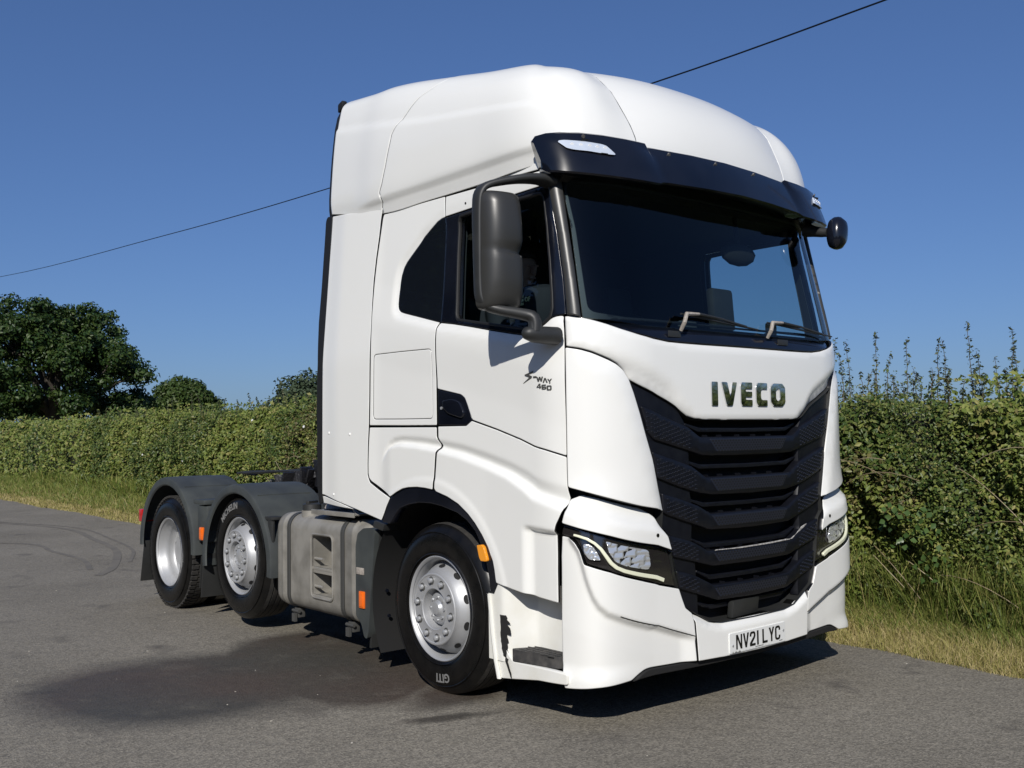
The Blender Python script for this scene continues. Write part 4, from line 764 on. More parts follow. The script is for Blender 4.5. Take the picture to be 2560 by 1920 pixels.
# ---------- wheels
def wheel(y, z, kind, sg, R0, lipx, tw, label=None):
    def m(x): return x
    root = None; S_ = -sg   # profile drawn for the near side: outward is -x
    def pr(L): return [(-sg*0+sg*(-x) if False else x*(-sg)*-1 if False else (x if sg < 0 else -x), r) for x, r in L]
    xo = -lipx; o = (0, y, z)
    T = [(xo+.012, .300), (xo-.004, .312), (xo-.014, .345), (xo-.020, .395), (xo-.014, .440), (xo+.002, R0-.040), (xo+.016, R0-.018), (xo+.030, R0-.006)]
    t = MB(); t.rev(pr(T), o, 72); xi = xo+tw
    t.rev(pr([(xi-.030, R0-.006), (xi-.01, R0-.02), (xi+.014, .440), (xi+.010, .345), (xi-.012, .300)]), o, 48)
    tyre = t.build('tyre', RUB, None); 
    tr = MB(); G = [(xo+.030, R0-.006)]
    w = tw-.06
    for k in range(5):
        c = xo+.030+w*(k+.5)/5-0; G += [(xo+.030+w*(k+.38)/5+.012, R0), (xo+.030+w*(k+.5)/5+.012, R0-.012), (xo+.030+w*(k+.62)/5+.012, R0)] if k < 4 else []
    G += [(xi-.030, R0-.006)]; tr.rev(pr(G), o, 72); td = tr.build('tread', TREAD, None)
    if kind == 'drive':
        lg = MB()
        for k in range(64):
            a = 2*math.pi*k/64
            for xx, ph in ((xo+.020, 0), (xo+.085, .5)):
                q = a+ph*2*math.pi/64; c = Vector(((xx+.02) if sg < 0 else -(xx+.02), y+math.cos(q)*(R0-.002), z+math.sin(q)*(R0-.002))); rad = Vector((0, math.cos(q), math.sin(q))); tan = Vector((0, -math.sin(q), math.cos(q)))
                lg.obox(c, Vector((.028, 0, 0)), tan*.0165, rad*.009)
        lo = lg.build('tread_block', TREAD, td, smooth=False, fix=False)
    rings = MB()
    for rr_ in (.325, .452): rings.rev(pr([(xo-.0185 if rr_ < .4 else xo-.0135, rr_-.004), (xo-.021 if rr_ < .4 else xo-.016, rr_), (xo-.0185 if rr_ < .4 else xo-.0125, rr_+.004)]), o, 72)
    rings.build('sidewall_rib', RUB, tyre)
    # rim
    if kind == 'drive':
        L = [(xo+.006, .292), (xo-.004, .298), (xo-.008, .306), (xo-.004, .311), (xo+.008, .308), (xo+.006, .298), (xo+.020, .286), (xo+.045, .284), (xo+.060, .270), (xo+.10, .262), (xo+.135, .262), (xo+.150, .252), (xo+.160, .20), (xo+.158, .15), (xo+.12, .14), (xo+.10, .12), (xo+.095, .0)]
        r_m = MB(); r_m.rev(pr(L), o, 72); rim = r_m.build('rim', SILV, None, auto=40)
        hs = MB()
        for k in range(10):
            a = 2*math.pi*(k+.3)/10; c = Vector((0, y+.226*math.cos(a), z+.226*math.sin(a))); c.x = (xo+.1545) if sg < 0 else -(xo+.1545); hs.tube([c, c+Vector((sg*.003, 0, 0))], .024, 14)
        hs.build('hand_hole', BLKM, rim)
        nb = MB()
        for k in range(10):
            a = 2*math.pi*k/10; x = (xo+.158 if sg < 0 else -(xo+.158)); nb.tube([(x, y+.1675*math.cos(a), z+.1675*math.sin(a)), (x+sg*.035, y+.1675*math.cos(a), z+.1675*math.sin(a))], .016, 6)
        nb.build('wheel_nut', HUBS, rim)
    else:
        L = [(xo+.006, .292), (xo-.004, .298), (xo-.008, .306), (xo-.004, .311), (xo+.008, .308), (xo+.006, .298), (xo+.020, .286), (xo+.045, .283), (xo+.075, .278), (xo+.080, .272)]
        D = [(xo+.080, .274), (xo+.062, .268), (xo+.040, .258), (xo+.012, .240), (xo-.012, .224), (xo-.030, .215), (xo-.040, .213), (xo-.044, .208), (xo-.044, .200), (xo-.040, .196), (xo-.038, .160), (xo-.038, .135), (xo-.040, .122), (xo-.036, .117), (xo+.02, .112), (xo+.03, .105), (xo+.03, .0)]
        r_m = MB(); r_m.rev(pr(L), o, 72); r_m.rev(pr(D), o, 72); rim = r_m.build('rim', SILV, None, auto=35)
        hs = MB()
        for k in range(10):
            a = 2*math.pi*(k+.5)/10; r1_, r2_ = .262, .232; x1, x2 = xo+.047, xo+.0
            ax = Vector(((x2-x1), (r2_-r1_)*math.cos(a), (r2_-r1_)*math.sin(a)))*.5; tan = Vector((0, -math.sin(a), math.cos(a)))*.027; c = Vector(((x1+x2)/2, (r1_+r2_)/2*math.cos(a), (r1_+r2_)/2*math.sin(a))); nn = ax.cross(tan).normalized()
            if nn.x > 0: nn = -nn
            V = [c+nn*.0025+ax*.62*math.cos(b)+tan*math.sin(b) for b in [2*math.pi*j/18 for j in range(18)]]; V = [(v.x if sg < 0 else -v.x, y+v.y, z+v.z) for v in V]; hs.add(V, [tuple(range(18))])
        hs.build('hand_hole', BLKM, rim, smooth=False, fix=False)
        nb = MB(); cups = MB()
        for k in range(10):
            a = 2*math.pi*(k+.25)/10; x = xo-.038; cy, cz = y+.1675*math.cos(a), z+.1675*math.sin(a); q = lambda v: v if sg < 0 else -v
            cups.tube([(q(x-.001), cy, cz), (q(x-.0035), cy, cz)], [.0255, .0235], 18); nb.tube([(q(x-.003), cy, cz), (q(x-.020), cy, cz), (q(x-.024), cy, cz)], [.0165, .0155, .009], 12)
        cups.build('nut_seat', STRAP, rim); nb.build('wheel_nut', HUBS, rim)
        hb_ = MB(); HP = [(xo+.029, .104), (xo+.012, .100), (xo-.004, .092), (xo-.012, .080), (xo-.016, .058), (xo-.012, .050), (xo-.020, .040), (xo-.030, .034), (xo-.034, .0)] if kind == 'steer' else [(xo+.029, .104), (xo+.0, .100), (xo-.014, .094), (xo-.018, .070), (xo-.010, .060), (xo-.020, .045), (xo-.024, .0)]
        hb_.rev(pr(HP), o, 48); hub = hb_.build('hub_cap', HUBS, rim, auto=40)
        hbn = MB()
        for k in range(8):
            a = 2*math.pi*k/8; q = (xo-.014) if sg < 0 else -(xo-.014); hbn.tube([(q, y+.068*math.cos(a), z+.068*math.sin(a)), (q+sg*.008, y+.068*math.cos(a), z+.068*math.sin(a))], .0085, 8)
        hbn.build('hub_bolt', HUBS, rim)
    # bring the three pieces under one wheel part
    for ob in (td, rim): ob.parent = tyre
    tyre.name = 'wheel'; tyre.parent = truck
    for ob in list(rings.__dict__ and [c for c in tyre.children if c.name.startswith('sidewall')]): pass
    return tyre
def flatten(w):
    """keep the tree at thing > part > sub-part"""
    def kids(o):
        for c in list(o.children): yield c; yield from kids(c)
    for c in list(kids(w)): c.parent = w
WZ = ((1.38, .50, 'steer', .505, 1.200, .30), (4.104, .583, 'lift', .505, 1.195, .29), (5.549, .50, 'drive', .505, 1.215, .27))
wheels = []
for y, z, kd, R0, lx, tw in WZ:
    for sg in (-1, 1): w = wheel(y, z, kd, sg, R0, lx, tw); wheels.append((w, y, z, kd, sg, R0, lx)); flatten(w)
for sg in (-1, 1):   # inner twins of the drive axle
    t = MB(); xo = .915; t.rev([(sg*(xo-.30*0), .30), (sg*(xo+.01), .36), (sg*(xo+.012), .44), (sg*(xo-.02), .505), (sg*(xo-.24), .505), (sg*(xo-.26), .44), (sg*(xo-.25), .30)], (0, 5.549, .5), 56); t.build('inner_wheel', RUB, truck)
def arc_text(txt, w, r, a_mid, size, m, flip=False, bold=0., lead=1.):
    """raised lettering bent round a tyre sidewall"""
    tyre, y, z, kd, sg, R0, lx = w; V, F = text_mesh(txt, size, .001, bold, 1.05); wdt = V[:, 0].max(); s_ = 1 if not flip else -1
    out = []
    for vx, vy, vz in V:
        rr_ = r+(vy-size*.35)*s_; a = a_mid-(wdt/2-vx)/r*s_; xx = -(lx+.0225-abs(rr_-.395)*.06+vz); out.append((xx, y-math.cos(a)*0+rr_*math.cos(a), z+rr_*math.sin(a)))
    mb = MB(); mb.add(out, F); o = mb.build('tyre_lettering', m, tyre, smooth=False, fix=False); return o
# on the near side +y is to the left in the picture, so text runs with falling y: angle falls from 180 (rear) over 90 (top) to 0 (front)
arc_text('MICHELIN', wheels[2], .405, R(64), .072, TYLET, bold=.0015)
arc_text('GITI', wheels[0], .405, R(-98), .070, TYLET, flip=False, bold=.0015)

# ---------- mudguards, flaps
def guard(yc, zc, r, a0, a1, name):
    for sg in (-1, 1):
        m = MB(); n = 36; prof = [(1.243, r-.068), (1.25, r-.062), (1.252, r-.012), (1.244, r-.001), (1.225, r+.003), (1.10, r+.006), (.86, r+.006), (.70, r+.003), (.68, r-.004), (.68, r-.04)]; V = []; rows = []
        for i in range(n+1):
            a = R(a0+(a1-a0)*i/n); k = 1-.0*abs(math.cos(a)); rows.append([(sg*x, yc+rr_*math.cos(a)*1.02, zc+rr_*math.sin(a)) for x, rr_ in prof])
        m.loft(rows, cap=False, close=False); m.loft([[(x*1, y, z) for x, y, z in [(sg*(abs(p[0])-.004*sg*sg), yc+(p[1]-yc)*.99, zc+(p[2]-zc)*.99) for p in rw]] for rw in rows], cap=False, close=False)
        g_ = m.build(name, GUARD, truck, auto=40)
        rbm = MB()
        for a_ in (60, 120): rbm.tube([(sg*x, yc+(r+.010)*math.cos(R(a_)), zc+(r+.007)*math.sin(R(a_))) for x in (1.20, 1.0, .74)], .006, 6)
        rbm.build('guard_rib', GUARD, g_)
guard(4.104, .535, .622, -8, 186, 'mudguard'); guard(5.56, .545, .635, -2, 182, 'mudguard')
for sg in (-1, 1):
    fl = MB()
    for y, zb, zt, xa, xb, dy in ((6.205, .165, .56, .72, 1.225, .05), (4.765, .175, .55, .72, 1.235, .03), (4.89, .24, .52, .8, 1.20, .02)):
        fl.obox((sg*(xa+xb)/2, y+.0, (zb+zt)/2), ((xb-xa)/2, 0, 0), (0, .006, 0), (0, -dy, (zt-zb)/2), bev=.004)
    fl.build('mud_flap', BLKP, truck)
    fb = MB(); fb.obox((sg*1.0, 4.80, .80), (.225, 0, 0), (0, .10, 0), (0, 0, .155), bev=.02); fb.obox((sg*1.10, 4.83, .985), (.14, 0, 0), (0, .12, .0), (0, 0, .02), bev=.01); fb.build('side_box', GUARD, truck)
    lp = MB(); lp.obox((sg*1.232, 4.785, .718), (.010, 0, 0), (0, .036, 0), (0, 0, .055), bev=.008); lp.obox((sg*1.243, 4.785, .718), (.003, 0, 0), (0, .026, 0), (0, 0, .044), bev=.002); lp.build('side_marker_lamp', AMBER, truck)
    tl = MB(); tl.obox((sg*1.13, 6.22, .80), (.11, 0, 0), (0, .05, 0), (0, 0, .06), bev=.01); tl.build('tail_lamp', REDL, truck)
    # front wheel flap and black side cover ahead of the tank
    ff = MB(); ff.obox((sg*1.03, 2.12, .56), (.155, .05*0, 0), (0, .012, 0), (0, -.06, .42), bev=.006); ff.obox((sg*1.10, 2.16, .55), (.008, -.03, 0), (.0, .004, 0), (0, -.05, .40)); ff.build('wheel_flap', BLKP, truck)
    fbz = MB()
    for zz in (.36, .52, .74): fbz.tube([(sg*1.12, 2.075+(.5-zz)*-.14, zz), (sg*1.12, 2.065+(.5-zz)*-.14, zz)], .012, 10)
    fbz.build('flap_bolt', BLKG, truck)
    cv = MB(); cv.prism(rnd([(2.30, .34), (2.30, .80), (2.275, .885), (2.20, .925), (2.10, .930), (2.06, .915), (2.10, .60), (2.145, .26), (2.165, .205), (2.20, .215), (2.235, .30)], .02), lambda u, v, h: (sg*h, u, v), .78, 1.218); cv.build('battery_cover', GUARD, truck, auto=30)
    lp = MB(); lp.obox((sg*1.222, 2.215, .455), (.008, 0, 0), (0, .032, 0), (0, 0, .056), bev=.007); lp.obox((sg*1.231, 2.215, .455), (.003, 0, 0), (0, .022, 0), (0, 0, .044), bev=.002); lp.build('side_marker_lamp', AMBER, truck)
    st_ = MB(); st_.obox((sg*1.220, 2.24, .640), (.003, 0, 0), (0, .045, 0), (0, 0, .022), bev=.001); st_.build('sticker', WIPS, truck)
    hk = MB(); hk.obox((sg*1.18, 1.985, .955), (.06, 0, 0), (0, .06, .01), (0, -.01, .022), bev=.008); hk.build('guard_bracket', BLKP, truck)
LR = rnd([(1.785, .911), (1.742, .918), (1.723, .905), (1.695, .838), (1.700, .828), (1.75, .826), (1.765, .845)], .006)
both('arch_marker_lamp', LR, AMBERY, SK(zero, .014), st=.012, wall=.02, gap=0)
# ---------- fuel tank
def rr2(w0, w1, h0, h1, r, n=7):
    out = []
    for cx, cz, a0 in ((w1-r, h1-r, 0), (w0+r, h1-r, 90), (w0+r, h0+r, 180), (w1-r, h0+r, 270)):
        for k in range(n+1): a = R(a0+90*k/n); out.append((cx+r*math.cos(a), cz+r*math.sin(a)))
    return out
def tank(sg):
    m = MB(); rings = []
    for y, k in ((2.19, .80), (2.195, .90), (2.21, .955), (2.235, .985), (2.27, 1.0), (2.35, 1.0), (2.358, 1.012), (2.372, 1.012), (2.38, 1.0), (2.55, 1), (2.59, 1)): rings.append([(sg*(.91+(x-.91)*k), y, .617+(z-.617)*k) for x, z in rr2(.62, 1.205, .272, .965, .105)])
    sec = rr2(.62, 1.205, .272, .965, .105)
    m.loft(rings, cap=False); m.add(rings[0], [tuple(range(len(sec)))])
    rb_ = [[(sg*(.91+(x-.91)*k), y, .617+(z-.617)*k) for x, z in sec] for y, k in ((2.94, 1), (3.20, 1), (3.335, 1.0), (3.343, 1.012), (3.357, 1.012), (3.365, 1), (3.40, 1.0), (3.44, .985), (3.462, .955), (3.475, .90), (3.478, .8))]
    m.loft(rb_, cap=False); m.add(rb_[-1], [tuple(range(len(sec)))])
    # the stretch with the recessed steps: outer face opened
    body = [[(sg*x, y, z) for x, z in sec] for y in (2.59, 2.94)]; n = len(sec)
    V = body[0]+body[1]; F = [(i, (i+1) % n, n+(i+1) % n, n+i) for i in range(n) if not (sec[i][0] > 1.2 and sec[(i+1) % n][0] > 1.2 and abs(sec[i][1]-sec[(i+1) % n][1]) > .2)]; m.add(V, F)
    op = rnd([(2.615, .335), (2.915, .335), (2.915, .885), (2.615, .885)], .05, 5); fr = [(2.59, .377), (2.94, .377), (2.94, .860), (2.59, .860)]
    P, T = tri2d([[(2.59, .377), (2.94, .377), (2.94, .860), (2.59, .860)], rnd([(2.615, .395), (2.915, .395), (2.915, .842), (2.615, .842)], .045, 5)]); m.add([(sg*1.205, y, z) for y, z in P], T)
    q = rnd([(2.615, .395), (2.915, .395), (2.915, .842), (2.615, .842)], .045, 5); n = len(q); m.add([(sg*1.205, y, z) for y, z in q]+[(sg*1.06, 2.765+(y-2.765)*.93, .62+(z-.62)*.95) for y, z in q], [(i, (i+1) % n, n+(i+1) % n, n+i) for i in range(n)]+[tuple(range(n, 2*n))])
    t_ = m.build('fuel_tank', ALU, truck, auto=35)
    lip = MB(); q2 = cat([(sg*1.209, y, z) for y, z in q]+[(sg*1.209, *q[0])], 1); lip.tube(q2, .009, 6, cap=False); lip.build('tank_step_rim', ALU, t_)
    tr_ = MB()
    for zz in (.405, .60):
        tr_.obox((sg*1.145, 2.765, zz), (.06, 0, 0), (0, .145, 0), (0, 0, .010), bev=.003); tr_.obox((sg*1.195, 2.765, zz-.012), (.006, 0, 0), (0, .145, 0), (0, 0, .022), bev=.003); tr_.tube([(sg*1.185, 2.905, zz+.065), (sg*1.185, 2.79, zz+.065)], .011, 10)
    tr_.build('tank_step', mat('step_alloy', (.5, .48, .43), .4, metal=.6) if sg < 0 else ALU, t_)
    sp = MB()
    for y in (2.485, 3.255):
        s2 = rr2(.612, 1.211, .266, .971, .108)
        for y0 in (y-.024, y+.010):
            A = [(sg*x, y0, z) for x, z in s2]; B = [(sg*x, y0+.016, z) for x, z in s2]; n = len(s2); sp.add(A+B, [(i, (i+1) % n, n+(i+1) % n, n+i) for i in range(n)])
        s3 = rr2(.6145, 1.2085, .268, .969, .107); A = [(sg*x, y-.024, z) for x, z in s3]; B = [(sg*x, y+.026, z) for x, z in s3]; sp.add(A+B, [(i, (i+1) % n, n+(i+1) % n, n+i) for i in range(n)])
        sp.obox((sg*1.12, y, .232), (.028, 0, 0), (0, .030, 0), (0, 0, .035), bev=.004); sp.tube([(sg*1.15, y-.05, .245), (sg*1.15, y+.05, .245)], .012, 8); sp.obox((sg*1.165, y, .20), (.01, 0, 0), (0, .022, 0), (0, 0, .03))
    sp.build('tank_strap', STRAP, t_)
    cp = MB(); cp.tube([(sg*1.09, 3.12, .94), (sg*1.09, 3.12, .992)], .075, 24); cp.build('filler_neck', ALU, t_)
    cp = MB(); cp.tube([(sg*1.09, 3.12, .99), (sg*1.09, 3.12, 1.035), (sg*1.09, 3.12, 1.045)], [.070, .068, .05], 20); cp.obox((sg*1.09, 3.12, 1.05), (.05, .02, 0), (-.006, .014, 0), (0, 0, .012), bev=.004); cp.build('filler_cap', BLKP, t_)
    tp_ = MB(); tp_.obox((sg*1.02, 2.62, 1.003), (.19, 0, 0), (0, .29, 0), (0, 0, .006), bev=.003); tp_.obox((sg*1.207, 2.62, 1.000), (.006, 0, 0), (0, .29, 0), (0, 0, .016), bev=.003); tp_.obox((sg*1.20, 2.32, 1.022), (.01, 0, 0), (0, .03, .02), (0, -.003, .004)); tpl = tp_.build('catwalk_plate', ALU, t_)
    gr = MB()
    for i in range(5):
        for j in range(9): gr.obox((sg*(.90+.055*i), 2.40+.055*j, 1.011), (.018, 0, 0), (0, .016, 0), (0, 0, .003))
    gr.build('catwalk_grip', BLKG, t_, smooth=False)
    bk_ = MB(); bk_.box((min(sg*1.0, sg*1.17), 3.40, .72), (max(sg*1.0, sg*1.17), 3.47, .95)) ; 
    br_ = MB(); br_.obox((sg*1.21, 3.535, .80), (.016, 0, 0), (0, .035, 0), (0, 0, .12), bev=.012); br_.obox((sg*1.18, 3.55, .915), (.05, 0, 0), (0, .06, 0), (0, 0, .012), bev=.004); br_.tube([(sg*1.21, 3.535, .70), (sg*1.232, 3.535, .70)], .010, 10); br_.build('guard_bracket', BLKP, truck)
tank(-1); tank(1)
dm = MB(); rg = []
for k in range(5): a = k/4*math.pi/2; rg.append([(-.98+.13*math.cos(a)*math.cos(b), 2.86+.15*math.cos(a)*math.sin(b), 1.015+.055*math.sin(a)) for b in [2*math.pi*j/24 for j in range(24)]])
dm.loft(rg); dm.build('catwalk_dome', WIPS, truck)
# ---------- frame, axles, light-blocking engine boxes, fifth wheel, air lines
fr = MB()
for sg in (-1, 1): fr.box((sg*.43-.04, .5, .78), (sg*.43+.04, 6.35, 1.04)); 
for y in (1.38, 3.2, 4.104, 5.549, 6.2): fr.box((-.42, y-.06, .80), (.42, y+.06, .98))
fr.build('chassis_frame', BLKP, truck, smooth=False)
ax = MB()
for y, z in ((1.38, .5), (4.104, .583), (5.549, .5)): ax.tube([(-1.0, y, z), (-.3, y, z-.03), (.3, y, z-.03), (1.0, y, z)], [.07, .09, .09, .07], 12)
ax.tube([(-.25, 5.549, .5), (.25, 5.549, .5)], [.22, .22], 16); ax.build('axle', BLKM, truck)
light_block = MB(); light_block.box((-.40, .45, .50), (.40, 1.95, 1.35), bev=.05); light_block.box((-.30, 1.9, .55), (.30, 2.9, .95), bev=.05); light_block.box((-1.05, .25, .45), (1.05, .32, 1.12)); light_block.box((-.9, 2.0, .60), (.9, 2.10, 1.35)); light_block.build('engine', BLKM, truck, smooth=False)  # dark boxes in the engine's place, added to block light under the cab
bt = MB()
for sg in (-1, 1): bt.box((sg*.55-.15, 3.5, .55), (sg*.55+.15, 3.95, 1.0), bev=.04)
bt.build('air_tank', BLKP, truck)
fw = MB(); fw.prism(rnd([(-.46, 4.75), (-.46, 5.3), (-.2, 5.62), (-.10, 5.1), (.10, 5.1), (.2, 5.62), (.46, 5.3), (.46, 4.75)], .05), lambda u, v, h: (u, v, h), 1.06, 1.10); fw.box((-.35, 4.95, 1.0), (.35, 5.25, 1.06)); fw.build('fifth_wheel', STEEL, truck, smooth=False)
hs = MB()
for i, (x, dz) in enumerate(((-.10, 0), (-.04, .012), (.02, .0), (.08, .02))):
    hs.tube(cat([(x, 3.70, 1.52+dz), (x-.06, 3.85, 1.40+dz), (x-.1, 4.2, 1.24+dz), (x-.12, 4.9, 1.215+dz), (x-.15, 5.5, 1.20), (x-.2, 6.1, 1.185-dz), (x-.24, 6.28, 1.165), (x-.2, 6.05, 1.150)][:5+i], 4), .011, 6)
hs.build('air_line', BLKP, truck)
tp = MB(); rng2 = random.Random(5)
for i in range(40):
    y = 4.15+rng2.random()*1.15; x = -.35+rng2.random()*.40; zt = 1.345-(y-4.15)*.19+rng2.uniform(-.03, .02); a = rng2.uniform(0, 3); h = rng2.uniform(.05, .14)
    tp.obox((x, y, zt-h), (.08*math.cos(a), .10*math.sin(a), 0), (-.012*math.sin(a), .012*math.cos(a), .004), (.02*rng2.uniform(-1, 1), .03*rng2.uniform(-1, 1), h), bev=.01)
tp.build('cable_bundle', mat('crumpled_black', (.012, .012, .014), .45, bump=(40, .8, .01)), truck, smooth=True)
cb = MB(); cb.tube([(-.5, 3.68, 1.22), (-.4, 4.0, 1.22), (-.1, 4.25, 1.21)], .014, 8); cb.build('coupling_pipe', STEEL, truck)
bw = MB(); bw.box((-1.05, 2.02, 1.25), (1.05, 2.10, 3.0), bev=.02); bw.box((-.30, 3.45, 1.0), (.30, 3.62, 1.45)); bw.build('cab_back_wall', BLKP, truck, smooth=False)
# ---------- cab interior
CI = [(1.10, 1.2), (2.95, 1.2), (2.95, 2.93), (1.20, 2.93), (1.12, 2.6)]
both('cab_lining', CI, DARKIN, SK(D_side, -.075), holes=[inset(GS, -.015)], st=.06, wall=.005)
inn = MB(); inn.box((-1.15, .30, 2.90), (1.15, 2.05, 2.94)); inn.box((-1.12, 1.96, 1.2), (1.12, 2.0, 2.93)); inn.box((-1.12, .45, 1.22), (1.12, 2.0, 1.27)); inn.build('cab_trim', DARKIN, truck, smooth=False)
da = MB(); rg = []
for x in np.linspace(-1.12, 1.12, 15):
    b = .10*(abs(x)/1.12)**3; rg.append([(x, y+b, z) for y, z in ((.12, 2.06), (.25, 2.085), (.45, 2.09), (.62, 2.06), (.70, 1.98), (.68, 1.75), (.60, 1.4), (.2, 1.4))])
da.loft(rg); da.box((-.9, .50, 2.07), (-.35, .66, 2.14), bev=.03); dash = da.build('dashboard', mat('dashboard_grey', (.06, .066, .072), .6), truck, auto=40)
ds = MB(); ds.obox((.155, .30, 2.27), (.10, .0, 0), (0, .03, 0), (0, .01, .13), bev=.025); ds.obox((.16, .32, 2.12), (.03, 0, 0), (0, .03, 0), (0, 0, .05)); ds.build('dashboard_screen', BLKP, truck)
ph = MB(); ph.obox((.78, .38, 2.19), (.045, 0, 0), (0, .02, 0), (0, 0, .05), bev=.02); ph.obox((.78, .40, 2.12), (.02, 0, 0), (0, .02, 0), (0, 0, .05)); ph.build('phone_holder', BLKM, truck)
im = MB(); rg = []
for k in range(7):
    a = -math.pi/2+math.pi*k/6; rg.append([(.34+.17*math.cos(a)*math.cos(b), .30+.05*math.cos(a)*math.sin(b), 2.64+(.055 if a > 0 else .085)*math.sin(a)) for b in [2*math.pi*j/20 for j in range(20)]])
im.loft(rg); im.tube([(.34, .30, 2.68), (.36, .34, 2.92)], .015, 8); im.build('interior_mirror', BLKM, truck)
ck = MB(); ck.box((-.10, .40, 2.09), (.05, .43, 2.20), bev=.01); ck.build('tablet', GUARD, truck); 
sw = MB(); P = [(-.60+.22*math.cos(a), .76+.08*math.sin(a), 2.02+.205*math.sin(a)) for a in [2*math.pi*k/28 for k in range(29)]]; sw.tube(P, .015, 8, cap=False); sw.tube([(-.82, .76, 2.02), (-.60, .72, 2.0), (-.38, .76, 2.02)], .018, 8); sw.tube([(-.6, .72, 2.0), (-.6, .6, 1.9)], .04, 8); sw.build('steering_wheel', BLKP, truck)
for sx in (-.60, .62):
    st_ = MB(); st_.box((sx-.25, .98, 1.62), (sx+.25, 1.48, 1.78), bev=.05); st_.obox((sx, 1.52, 2.08), (.24, 0, 0), (0, .06, 0), (0, .08, .33), bev=.05); st_.obox((sx, 1.62, 2.50), (.13, 0, 0), (0, .05, 0), (0, .01, .10), bev=.04); st_.box((sx-.15, 1.05, 1.27), (sx+.15, 1.4, 1.65)); st_.build('seat', mat('seat_cloth', (.03, .033, .04), .85) if sx < 0 else DARKIN, truck)
cu = MB(); rg = []
for k in range(9): y = 1.30+k*.035; rg.append([(-1.11+.012*(k % 2), y, 2.12), (-1.09+.012*(k % 2), y, 2.35), (-1.08+.012*(k % 2), 1.36+(y-1.36)*.55, 2.50), (-1.08+.012*(k % 2), y, 2.75)])
cu.loft(rg, cap=False, close=False); cu.build('curtain', mat('curtain_cloth', (.10, .11, .10), .9), truck)
# ---------- the driver
SKIN = mat('skin', (.42, .24, .17), .5); SHIRT = mat('dark_shirt', (.018, .022, .028), .85); HAIR = mat('hair_brown', (.05, .035, .025), .7)
def skin_body(name, chain, edges, m, parent=None, sub=2):
    me = bpy.data.meshes.new(name); me.from_pydata([c[0] for c in chain], edges, []); o = link(bpy.data.objects.new(name, me), parent); me.materials.append(m)
    s = o.modifiers.new('s', 'SKIN'); s.use_smooth_shade = True; sb = o.modifiers.new('b', 'SUBSURF'); sb.levels = sb.render_levels = sub
    for i, c in enumerate(chain): me.skin_vertices[0].data[i].radius = (c[1], c[1]*(c[2] if len(c) > 2 else 1)); me.skin_vertices[0].data[i].use_root = i == 0
    bpy.context.view_layer.update(); dg = bpy.context.evaluated_depsgraph_get(); m2 = bpy.data.meshes.new_from_object(o.evaluated_get(dg)); o.modifiers.clear(); o.data = m2
    m2.polygons.foreach_set('use_smooth', [True]*len(m2.polygons)); m2.materials.clear(); m2.materials.append(m); return o
X0, Y0 = -.66, 1.20
body = [((X0, Y0+.06, 1.86), .15, .85), ((X0, Y0+.07, 2.00), .14, .9), ((X0, Y0+.07, 2.18), .155, .85), ((X0, Y0+.06, 2.30), .13, .8), ((X0, Y0+.04, 2.37), .062), ((X0, Y0+.02, 2.43), .058),
 ((X0-.17, Y0+.05, 2.30), .068), ((X0-.23, Y0-.05, 2.12), .055), ((X0-.24, Y0-.16, 2.03), .046), ((X0-.16, Y0-.34, 2.08), .034), ((X0-.12, Y0-.40, 2.10), .030),
 ((X0+.17, Y0+.05, 2.30), .068), ((X0+.23, Y0-.05, 2.12), .055), ((X0+.24, Y0-.16, 2.00), .046), ((X0+.18, Y0-.34, 2.06), .034), ((X0+.16, Y0-.40, 2.08), .030),
 ((X0-.10, Y0-.10, 1.83), .09), ((X0-.13, Y0-.48, 1.84), .07), ((X0-.13, Y0-.60, 1.52), .055), ((X0-.13, Y0-.62, 1.33), .04), ((X0-.13, Y0-.76, 1.30), .035),
 ((X0+.10, Y0-.10, 1.83), .09), ((X0+.13, Y0-.48, 1.84), .07), ((X0+.13, Y0-.60, 1.52), .055), ((X0+.13, Y0-.62, 1.33), .04), ((X0+.13, Y0-.76, 1.30), .035),
 ((X0, Y0+.0, 2.50), .075), ((X0, Y0-.01, 2.58), .092), ((X0, Y0+.0, 2.65), .075)]
ed = [(0, 1), (1, 2), (2, 3), (3, 4), (4, 5), (5, 26), (26, 27), (27, 28), (3, 6), (6, 7), (7, 8), (8, 9), (9, 10), (3, 11), (11, 12), (12, 13), (13, 14), (14, 15), (0, 16), (16, 17), (17, 18), (18, 19), (19, 20), (0, 21), (21, 22), (22, 23), (23, 24), (24, 25)]
man = skin_body('person', body, ed, SKIN); tag(man, 'person in a dark top with yellow lettering sitting at the wheel inside the cab', 'person')
sh = skin_body('shirt', [(p, r*1.14, *q) for p, r, *q in body[:4]]+[(body[4][0], .075)]+[(body[6][0], .080), (body[7][0], .068), (body[8][0], .056)]+[(body[11][0], .080), (body[12][0], .068), (body[13][0], .056)], [(0, 1), (1, 2), (2, 3), (3, 4), (3, 5), (5, 6), (6, 7), (3, 8), (8, 9), (9, 10)], SHIRT, man)
fc = MB()
for sx in (-1, 1):
    fc.obox((X0+sx*.032, Y0-.098, 2.575), (.013, 0, 0), (0, .006, 0), (0, 0, .006), bev=.003); fc.obox((X0+sx*.092, Y0+.005, 2.56), (.010, 0, 0), (0, .018, 0), (0, 0, .030), bev=.006)
fc.obox((X0, Y0-.108, 2.545), (.011, 0, 0), (0, .014, .004), (0, -.006, .024), bev=.005); fc.obox((X0, Y0-.092, 2.498), (.024, 0, 0), (0, .005, 0), (0, 0, .006), bev=.003); fc.build('face_features', SKIN, man)
hr = MB(); rg = []
